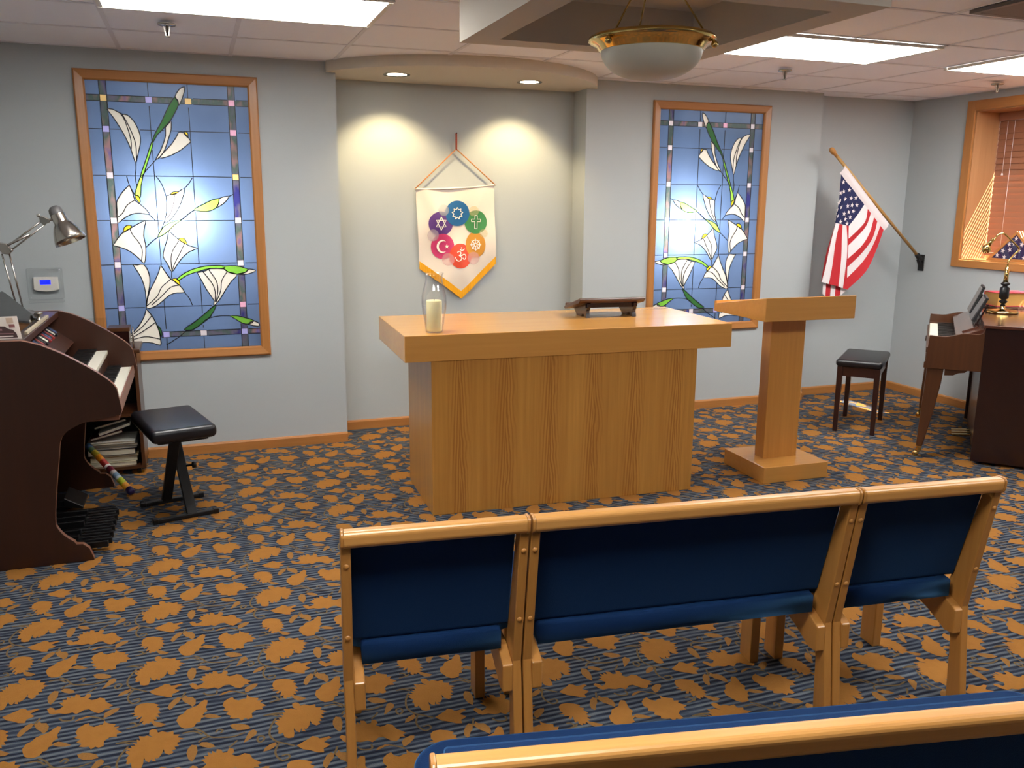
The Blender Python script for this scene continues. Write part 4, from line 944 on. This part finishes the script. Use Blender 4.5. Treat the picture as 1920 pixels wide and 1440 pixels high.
# ------------------------------------------------------------------ piano set across the corner
PT = math.radians(44.5)
t = thing('piano', 'brown spinet piano angled across the right corner with its dark end toward the pews', 'piano', (4.526, 3.949, 0), PT)
PL = 1.27
prf = [(.323, .595), (.322, .630), (.313, .640), (.305, .800)]+[tuple(p) for p in smooth_line([(.305, .803), (.25, .800), (.20, .802), (.13, .822), (.08, .826), (.03, .826), (.008, .838), (0, .86)], 3)]+[(0, .595)]
for x in (0, PL-.035): MB().prism(prf, 0, x, x+.035).build('cheek', M['mahog'], t, bevel=.003)
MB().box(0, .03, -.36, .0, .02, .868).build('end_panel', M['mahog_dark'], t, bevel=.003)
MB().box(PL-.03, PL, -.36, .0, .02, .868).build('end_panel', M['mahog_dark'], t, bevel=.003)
MB().box(.03, PL-.03, -.36, -.02, .02, .868).build('case', M['mahog'], t)
b = MB(); b.box(-.008, PL+.008, -.365, .012, .868, .888); b.build('lid', M['mahog_top'], t, bevel=.004)
MB().box(.035, PL-.035, -.02, .316, .595, .690).build('key_bed', M['mahog'], t, bevel=.002)
MB().box(.035, PL-.035, .306, .318, .690, .722).build('key_slip', M['mahog'], t, bevel=.002)
for x in (.035, PL-.085): MB().box(x, x+.05, .16, .306, .69, .745).build('key_block', M['mahog'], t, bevel=.002)
b = MB(); nw = 52; x0, x1 = .086, PL-.086; w = (x1-x0)/nw
for k in range(nw):
    b.box(x0+k*w+.0005, x0+(k+1)*w-.0005, .155, .303, .700, .738, 0)
    if k % 7 in (0, 1, 3, 4, 5): b.box(x0+(k+1)*w-.0055, x0+(k+1)*w+.0055, .155, .250, .73, .750, 1)
b.build('keyboard', [M['ivory'], M['ebony']], t)
fb = MB(); fb.prism([(.150, .735), (.156, .80), (.030, .848), (.0, .86), (-.02, .86), (-.02, .735)], 0, .036, PL-.036); fb.build('fallboard', M['mahog_top'], t, bevel=.003)
fb = MB(); fb.prism([(.118, .812), (.124, .822), (.036, .856), (.030, .846)], 0, .16, PL-.16); fb.build('music_shelf', M['mahog_top'], t, bevel=.002)
for x in (.012, PL-.072):
    lg = MB(); prl = [(.285, .595), (.205, .595), (.212, .50), (.240, .30), (.276, .10), (.282, .075), (.316, .075), (.318, .1), (.312, .3), (.305, .5), (.302, .595)]
    lg.prism(prl, 0, x, x+.06); lo = lg.build('leg', M['mahog'], t, bevel=.006)
    br = MB(); br.prism([(.20, .595), (.07, .595), (.085, .578), (.12, .572), (.15, .556), (.20, .552)], 0, x+.005, x+.05); br.build('bracket', M['mahog'], t, bevel=.003)
    ca_ = MB(); ca_.box(x+.012, x+.048, .284, .314, .045, .078); ca_.lathe([(0, -.010), (.016, -.010), (.019, -.006), (.019, .006), (.016, .010), (0, .010)], (x+.03, .318, .019), 16, axis=(1, 0, 0)); ca_.obox((x+.03, .302, .05), (x+.03, .318, .02), .03, .008, up=(1, 0, 0)); ca_.build('caster', M['brass'], lo)
pd = MB()
for k in (-1, 0, 1): pd.obox((PL/2+.07*k, -.02, .06), (PL/2+.07*k, .10, .048), .026, .012)
pd.build('pedals', M['brass'], t, bevel=.004)
rs = MB()
for x in (.30, .70, 1.04): rs.prism([(.036, .848), (.046, .852), (-.012, .985), (-.020, .982)], 0, x, x+.012)
rs.box(.26, 1.10, .028, .050, .852, .864); rs.build('music_desk', M['mahog_dark'], t)
# music books on the desk
rotp = lambda x, y, z: (4.526+x*math.cos(PT)-y*math.sin(PT), 3.949+x*math.sin(PT)+y*math.cos(PT), z)
for k, (x, w, hgt, lab, cv, pg) in enumerate(((.47, .30, .16, 'black music binder standing on the piano music desk, nearer the pews', BKC['black'], M['greyplastic']), (.94, .26, .19, 'black hymn binder standing on the piano music desk beside the gold edged books', BKC['black'], BKC['grey']))):
    o = thing('music_binder', lab, 'binder', rotp(x, .046, .865), PT, 'binders on the piano')
    b = MB(); b.prism([(.004, 0), (.020, .004), (-.048, hgt), (-.064, hgt-.004)], 0, -w/2, w/2); b.build('cover', cv, o, bevel=.002)
    b = MB(); b.prism([(.0205, .010), (.0255, .011), (-.0405, hgt-.012), (-.0455, hgt-.012)], 0, -w/2+.01, w/2-.01); b.build('page_block', pg, o)

bcx, bcy = rotp(1.13, -.185, 0)[:2]
GOLDP = plain('gilt_pages', srgb(206, 158, 84), .4)
RB = plain('red_book_cover', srgb(196, 58, 76), .35)
def closed_book(name, x, y, z, w, d, h, rz, cover, pages, label, group):
    o = thing(name, label, 'book', (x, y, z), rz, group)
    b = MB(); b.box(-w/2-.006, w/2+.006, -d/2-.006, d/2+.006, 0, .004); b.box(-w/2-.006, w/2+.006, -d/2-.006, d/2+.006, h-.005, h); b.box(-w/2-.006, w/2+.006, d/2+.002, d/2+.007, 0, h); b.build('cover', cover, o, bevel=.002)
    MB().box(-w/2, w/2, -d/2, d/2+.003, .004, h-.005).build('page_block', pages, o)
closed_book('hymn_book', bcx-.01, bcy-.005, .889, .235, .15, .016, -.30, plain('brown_book_cover', srgb(110, 66, 48), .4), PAGES, 'thin brown book beneath the thick red book on the piano', 'books on the piano lid')
closed_book('hymn_book', bcx-.005, bcy, .9055, .245, .155, .098, -.28, RB, GOLDP, 'thick red covered book with gilt page edges on the piano lid', 'books on the piano lid')

# brass piano lamp
lx, ly = rotp(.76, -.13, 0)[:2]
t = thing('piano_lamp', 'brass piano lamp with a dark turned stem and a crooked arm on the piano lid', 'lamp', (lx, ly, .8885))
MB().lathe([(0, 0), (.098, 0), (.102, .004), (.100, .014), (.085, .021), (.03, .026), (.018, .034), (.016, .046), (0, .05)], seg=44).build('base', M['brass'], t)
MB().lathe([(.012, .046), (.018, .052), (.010, .062), (.022, .070), (.028, .079), (.014, .090), (.030, .102), (.030, .170), (.014, .184), (.026, .192), (.030, .200), (.018, .210), (0, .212)], seg=20).build('turned_stem', M['ebony'], t)
rt = Vector((.94, -.34, 0))
MB().tube([(0, 0, .205), (0, 0, .312)], [.016, .013], 14).build('stem', M['brass'], t)
pl = [Vector((0, 0, .308)), Vector((.004, 0, .352))]+[rt*a+Vector((0, 0, z)) for a, z in ((.034, .395), (.064, .428), (.05, .45), (-.005, .498), (-.04, .528), (-.065, .535), (-.095, .522), (-.118, .485))]
MB().tube(smooth_line(pl, 4), .0065, 10).build('arm', M['brass'], t)
s = MB(); c_ = rt*-.158+Vector((0, 0, .432)); s.sphere(c_, .031, 20, 14); s.lathe([(0, 0), (.016, .0), (.012, .03), (.008, .05)], c_+Vector((.012, -.004, .026)), 14, axis=Vector((.5, -.18, .85))); s.build('knob', M['brass'], t)

# piano stool
t = thing('piano_stool', 'small dark stool with a black padded seat in front of the flag corner', 'stool', (4.545, 4.972, 0), math.radians(41.5))
c = MB(); c.rbox(-.283, .283, -.155, .155, .478, .530, .022, n=5); c.build('seat', M['leather'], t)
b = MB(); b.box(-.245, .245, -.132, -.116, .41, .482); b.box(-.245, .245, .116, .132, .41, .482); b.box(-.261, -.245, -.116, .116, .41, .482); b.box(.245, .261, -.116, .116, .41, .482); b.build('apron', M['darkwood'], t)
for sx in (-1, 1):
    for sy in (-1, 1):
        b = MB(); a = .019
        top_, bot = (sx*.252, sy*.124), (sx*.256, sy*.126)
        b.add([(bot[0]-.015, bot[1]-.015, 0), (bot[0]+.015, bot[1]-.015, 0), (bot[0]+.015, bot[1]+.015, 0), (bot[0]-.015, bot[1]+.015, 0), (top_[0]-a, top_[1]-a, .478), (top_[0]+a, top_[1]-a, .478), (top_[0]+a, top_[1]+a, .478), (top_[0]-a, top_[1]+a, .478)], [(3, 2, 1, 0), (4, 5, 6, 7), (0, 1, 5, 4), (1, 2, 6, 5), (2, 3, 7, 6), (3, 0, 4, 7)])
        b.build('leg', M['darkwood'], t, bevel=.002)

# folded flag in a triangular case on the window sill
t = thing('flag_case', 'triangular wooden case holding a folded starred flag on the deep window sill', 'flag case', (5.845, 4.90, NZ0+.0125), PI/2)
tri = [(-.245, 0), (.245, 0), (0, .228)]; tin = [(-.198, .018), (.198, .018), (0, .203)]
f = MB(); n = 3
for y0, y1 in ((-.035, .035),):
    f.add([(p[0], y0, p[1]) for p in tri]+[(p[0], y0, p[1]) for p in tin]+[(p[0], y1, p[1]) for p in tri]+[(p[0], y1, p[1]) for p in tin],
          [(i, (i+1) % 3, 3+(i+1) % 3, 3+i) for i in range(3)]+[(6+i, 9+i, 9+(i+1) % 3, 6+(i+1) % 3) for i in range(3)]+[(i, 6+i, 6+(i+1) % 3, (i+1) % 3) for i in range(3)]+[(3+i, 3+(i+1) % 3, 9+(i+1) % 3, 9+i) for i in range(3)])
f.build('case_frame', M['trim_y'], t)
fl_ = MB(); fl_.add([(p[0], .012, p[1]) for p in tin]+[(p[0], .03, p[1]) for p in tin], [(0, 1, 2), (5, 4, 3)], 0)
Pn, U_, V_ = Vector((0, 1, 0)), Vector((1, 0, 0)), Vector((0, 0, 1))
for x, z, in ((-.155, .040), (-.085, .032), (0, .045), (.085, .030), (.150, .042), (-.105, .080), (-.035, .085), (.045, .088), (.105, .078), (-.052, .130), (.015, .135), (.055, .128), (0, .172)):
    star(Vector((x, .0305, z)), .021, U_, V_, Pn*.3, fl_, 1, rot=.3*math.sin(x*40))
fo = fl_.build('folded_flag', [M['navy'], M['flagwhite']], t)
MB().add([(p[0], .0335, p[1]) for p in tin], [(0, 1, 2)]).build('front_glass', M['glass'], t)

# ------------------------------------------------------------------ pews
def pew(name, w, origin, rz, label, group, ol=0., orr=0.):
    t = thing(name, label, 'pew', origin, rz, group)
    TK = .026
    post = [(.0, 0), (.004, .03), (.040, .33), (-.038, .755), (.006, .755), (.098, .432), (.122, .345), (.118, .325), (.074, .20), (.064, 0)]
    rail = rrect(-.050, -.004, .743, .790, .015, 5)
    rail = [(y+(z-.77)*-.12, z) for y, z in rail]
    plate = rrect(-.0525, -.0015, .741, .7925, .017, 5); plate = [(y+(z-.77)*-.12, z) for y, z in plate]
    for s in (0, 1):
        x0 = 0 if s == 0 else w-TK
        b = MB(); b.prism(post, 0, x0, x0+TK); b.prism(plate, 0, (0 if s == 0 else w-.009), (.009 if s == 0 else w)); rl = b.build('rear_leg', M['pew_v'], t, bevel=.003)
        for yb_, zb_ in ((-.024, .690), (.016, .470)):
            k = MB(); k.sphere((x0+TK/2, yb_, zb_), .0085, 12, 8, sc=(1, .7, 1)); k.build('bolt', M['pew_v'], rl)
        xi = TK if s == 0 else w-TK-.03
        MB().prism([(.032, .240), (.032, .322), (.052, .332), (.10, .352), (.20, .362), (.47, .388), (.47, .330), (.30, .312), (.155, .272), (.072, .236)], 0, xi, xi+.03).build('seat_bearer', M['pew_v'], t, bevel=.004)
        xl = .030 if s == 0 else w-.063
        MB().prism([(.398, 0), (.474, 0), (.474, .37), (.398, .37)], 0, xl, xl+.033).build('front_leg', M['pew_v'], t, bevel=.003)
    MB().prism(rail, 0, .0095, w-.0095).build('top_rail', M['pew_h'], t, bevel=.0)
    # padded back between the posts: its rear face leans with the posts
    b = MB(); n = 10
    b.prism([(.003, .750), (.088, .425), (.098, .418), (.112, .425), (.150, .47), (.070, .742), (.05, .752)], 0, TK+.001, w-TK-.001); b.build('backrest', M['blue'], t, bevel=.006, seg=3)
    # seat cushion: narrow between the posts at the rear, wider than the frame in front
    xa, xb, FY, R_ = -ol, w+orr, .492, .075
    out = [(.052, .072), (w-.052, .072), (w-.052, .150), (xb, .172)]
    fr_ = arc2(xb-R_, FY-R_, R_, 0, 90, 8)+arc2(xa+R_, FY-R_, R_, 90, 180, 8)
    out = out+fr_+[(xa, .172), (.052, .150)]
    zt_ = lambda y: .418+.125*(y-.07)
    m = len(out); sc_ = MB()
    rings = [(0., -.066, .006), (0, -.062, 0.), (0, -.008, 0.), (0, -.002, .004), (0, 0, .010)]
    cxm, cym = w/2, .28; vs = []
    for _, dz, ins in rings:
        for x, y in out:
            d = Vector((cxm-x, cym-y)); d.normalize(); vs.append((x+math.copysign(min(ins, abs(cxm-x)), cxm-x), y+math.copysign(ins, cym-y), zt_(y)+dz))
    fs = [(r*m+i, r*m+(i+1) % m, (r+1)*m+(i+1) % m, (r+1)*m+i) for r in range(len(rings)-1) for i in range(m)]
    sc_.add(vs, fs, 0, True); sc_.add(vs, [tuple(range(m-1, -1, -1)), tuple(range((len(rings)-1)*m, len(rings)*m))], 0)
    so = sc_.build('seat', M['blue'], t)
    bm = bmesh.new(); bm.from_mesh(so.data); bmesh.ops.triangulate(bm, faces=[f for f in bm.faces if len(f.verts) > 4]); bm.to_mesh(so.data); bm.free()
    return t
def pw(u, v, a): return (u*math.cos(a)-v*math.sin(a), u*math.sin(a)+v*math.cos(a), 0)
A1 = math.radians(-6.1); A0 = math.radians(-11)
G1 = 'blue pew seats in the row facing the altar'
pew('pew_seat', .496, pw(.070, 2.128, A1), A1, 'single width oak and blue pew at the left end of the row facing the altar', G1, ol=-.012)
pew('pew_seat', .996, pw(.571, 2.128, A1), A1, 'double width oak and blue pew in the middle of its row', G1)
pew('pew_seat', .497, pw(1.572, 2.128, A1), A1, 'single width oak and blue pew at the right end of the row, towards the piano', G1, orr=-.004)
pew('pew_seat', 1.45, pw(.060, 1.176, A0), A0, 'nearest long oak railed blue pew cut off by the bottom of the view', 'blue pews nearest the viewer', ol=.010, orr=.02)

# ------------------------------------------------------------------ sun, sky, camera
s = bpy.data.lights.new('sun', 'SUN'); s.energy = 80; s.color = (1, .95, .88); s.angle = math.radians(.5)
so = bpy.data.objects.new('sun', s); COL.objects.link(so); so.location = (9, 2, 6)
so.rotation_euler = Vector((-1, .5, -1.8)).to_track_quat('-Z', 'Y').to_euler()
w = bpy.data.worlds.new('sky'); SC.world = w; w.use_nodes = True
bg = w.node_tree.nodes['Background']; bg.inputs[0].default_value = (.55, .72, 1, 1); bg.inputs[1].default_value = 2.

cam = bpy.data.cameras.new('camera'); co = bpy.data.objects.new('camera', cam); COL.objects.link(co)
cam.sensor_fit = 'HORIZONTAL'; cam.sensor_width = 36; cam.lens = 1615.69/1920*36; cam.clip_start = .02
yaw, pit, rol = .3478, .2070, .0064
fw = Vector((math.sin(yaw)*math.cos(pit), math.cos(yaw)*math.cos(pit), -math.sin(pit)))
r0 = Vector((math.cos(yaw), -math.sin(yaw), 0)); u0 = r0.cross(fw)
rr = math.cos(rol)*r0+math.sin(rol)*u0; uu = -math.sin(rol)*r0+math.cos(rol)*u0
co.matrix_world = Matrix(((rr.x, uu.x, -fw.x, 0), (rr.y, uu.y, -fw.y, 0), (rr.z, uu.z, -fw.z, 1.6038), (0, 0, 0, 1)))
SC.camera = co
SC.render.engine = 'CYCLES'
SC.cycles.max_bounces = 8; SC.cycles.diffuse_bounces = 5; SC.cycles.transparent_max_bounces = 12; SC.cycles.sample_clamp_indirect = 6
SC.cycles.use_denoising = True
vs_ = SC.view_settings; vs_.view_transform = 'Standard'; vs_.look = 'None'; vs_.gamma = 1; vs_.use_curve_mapping = False; vs_.exposure = .78
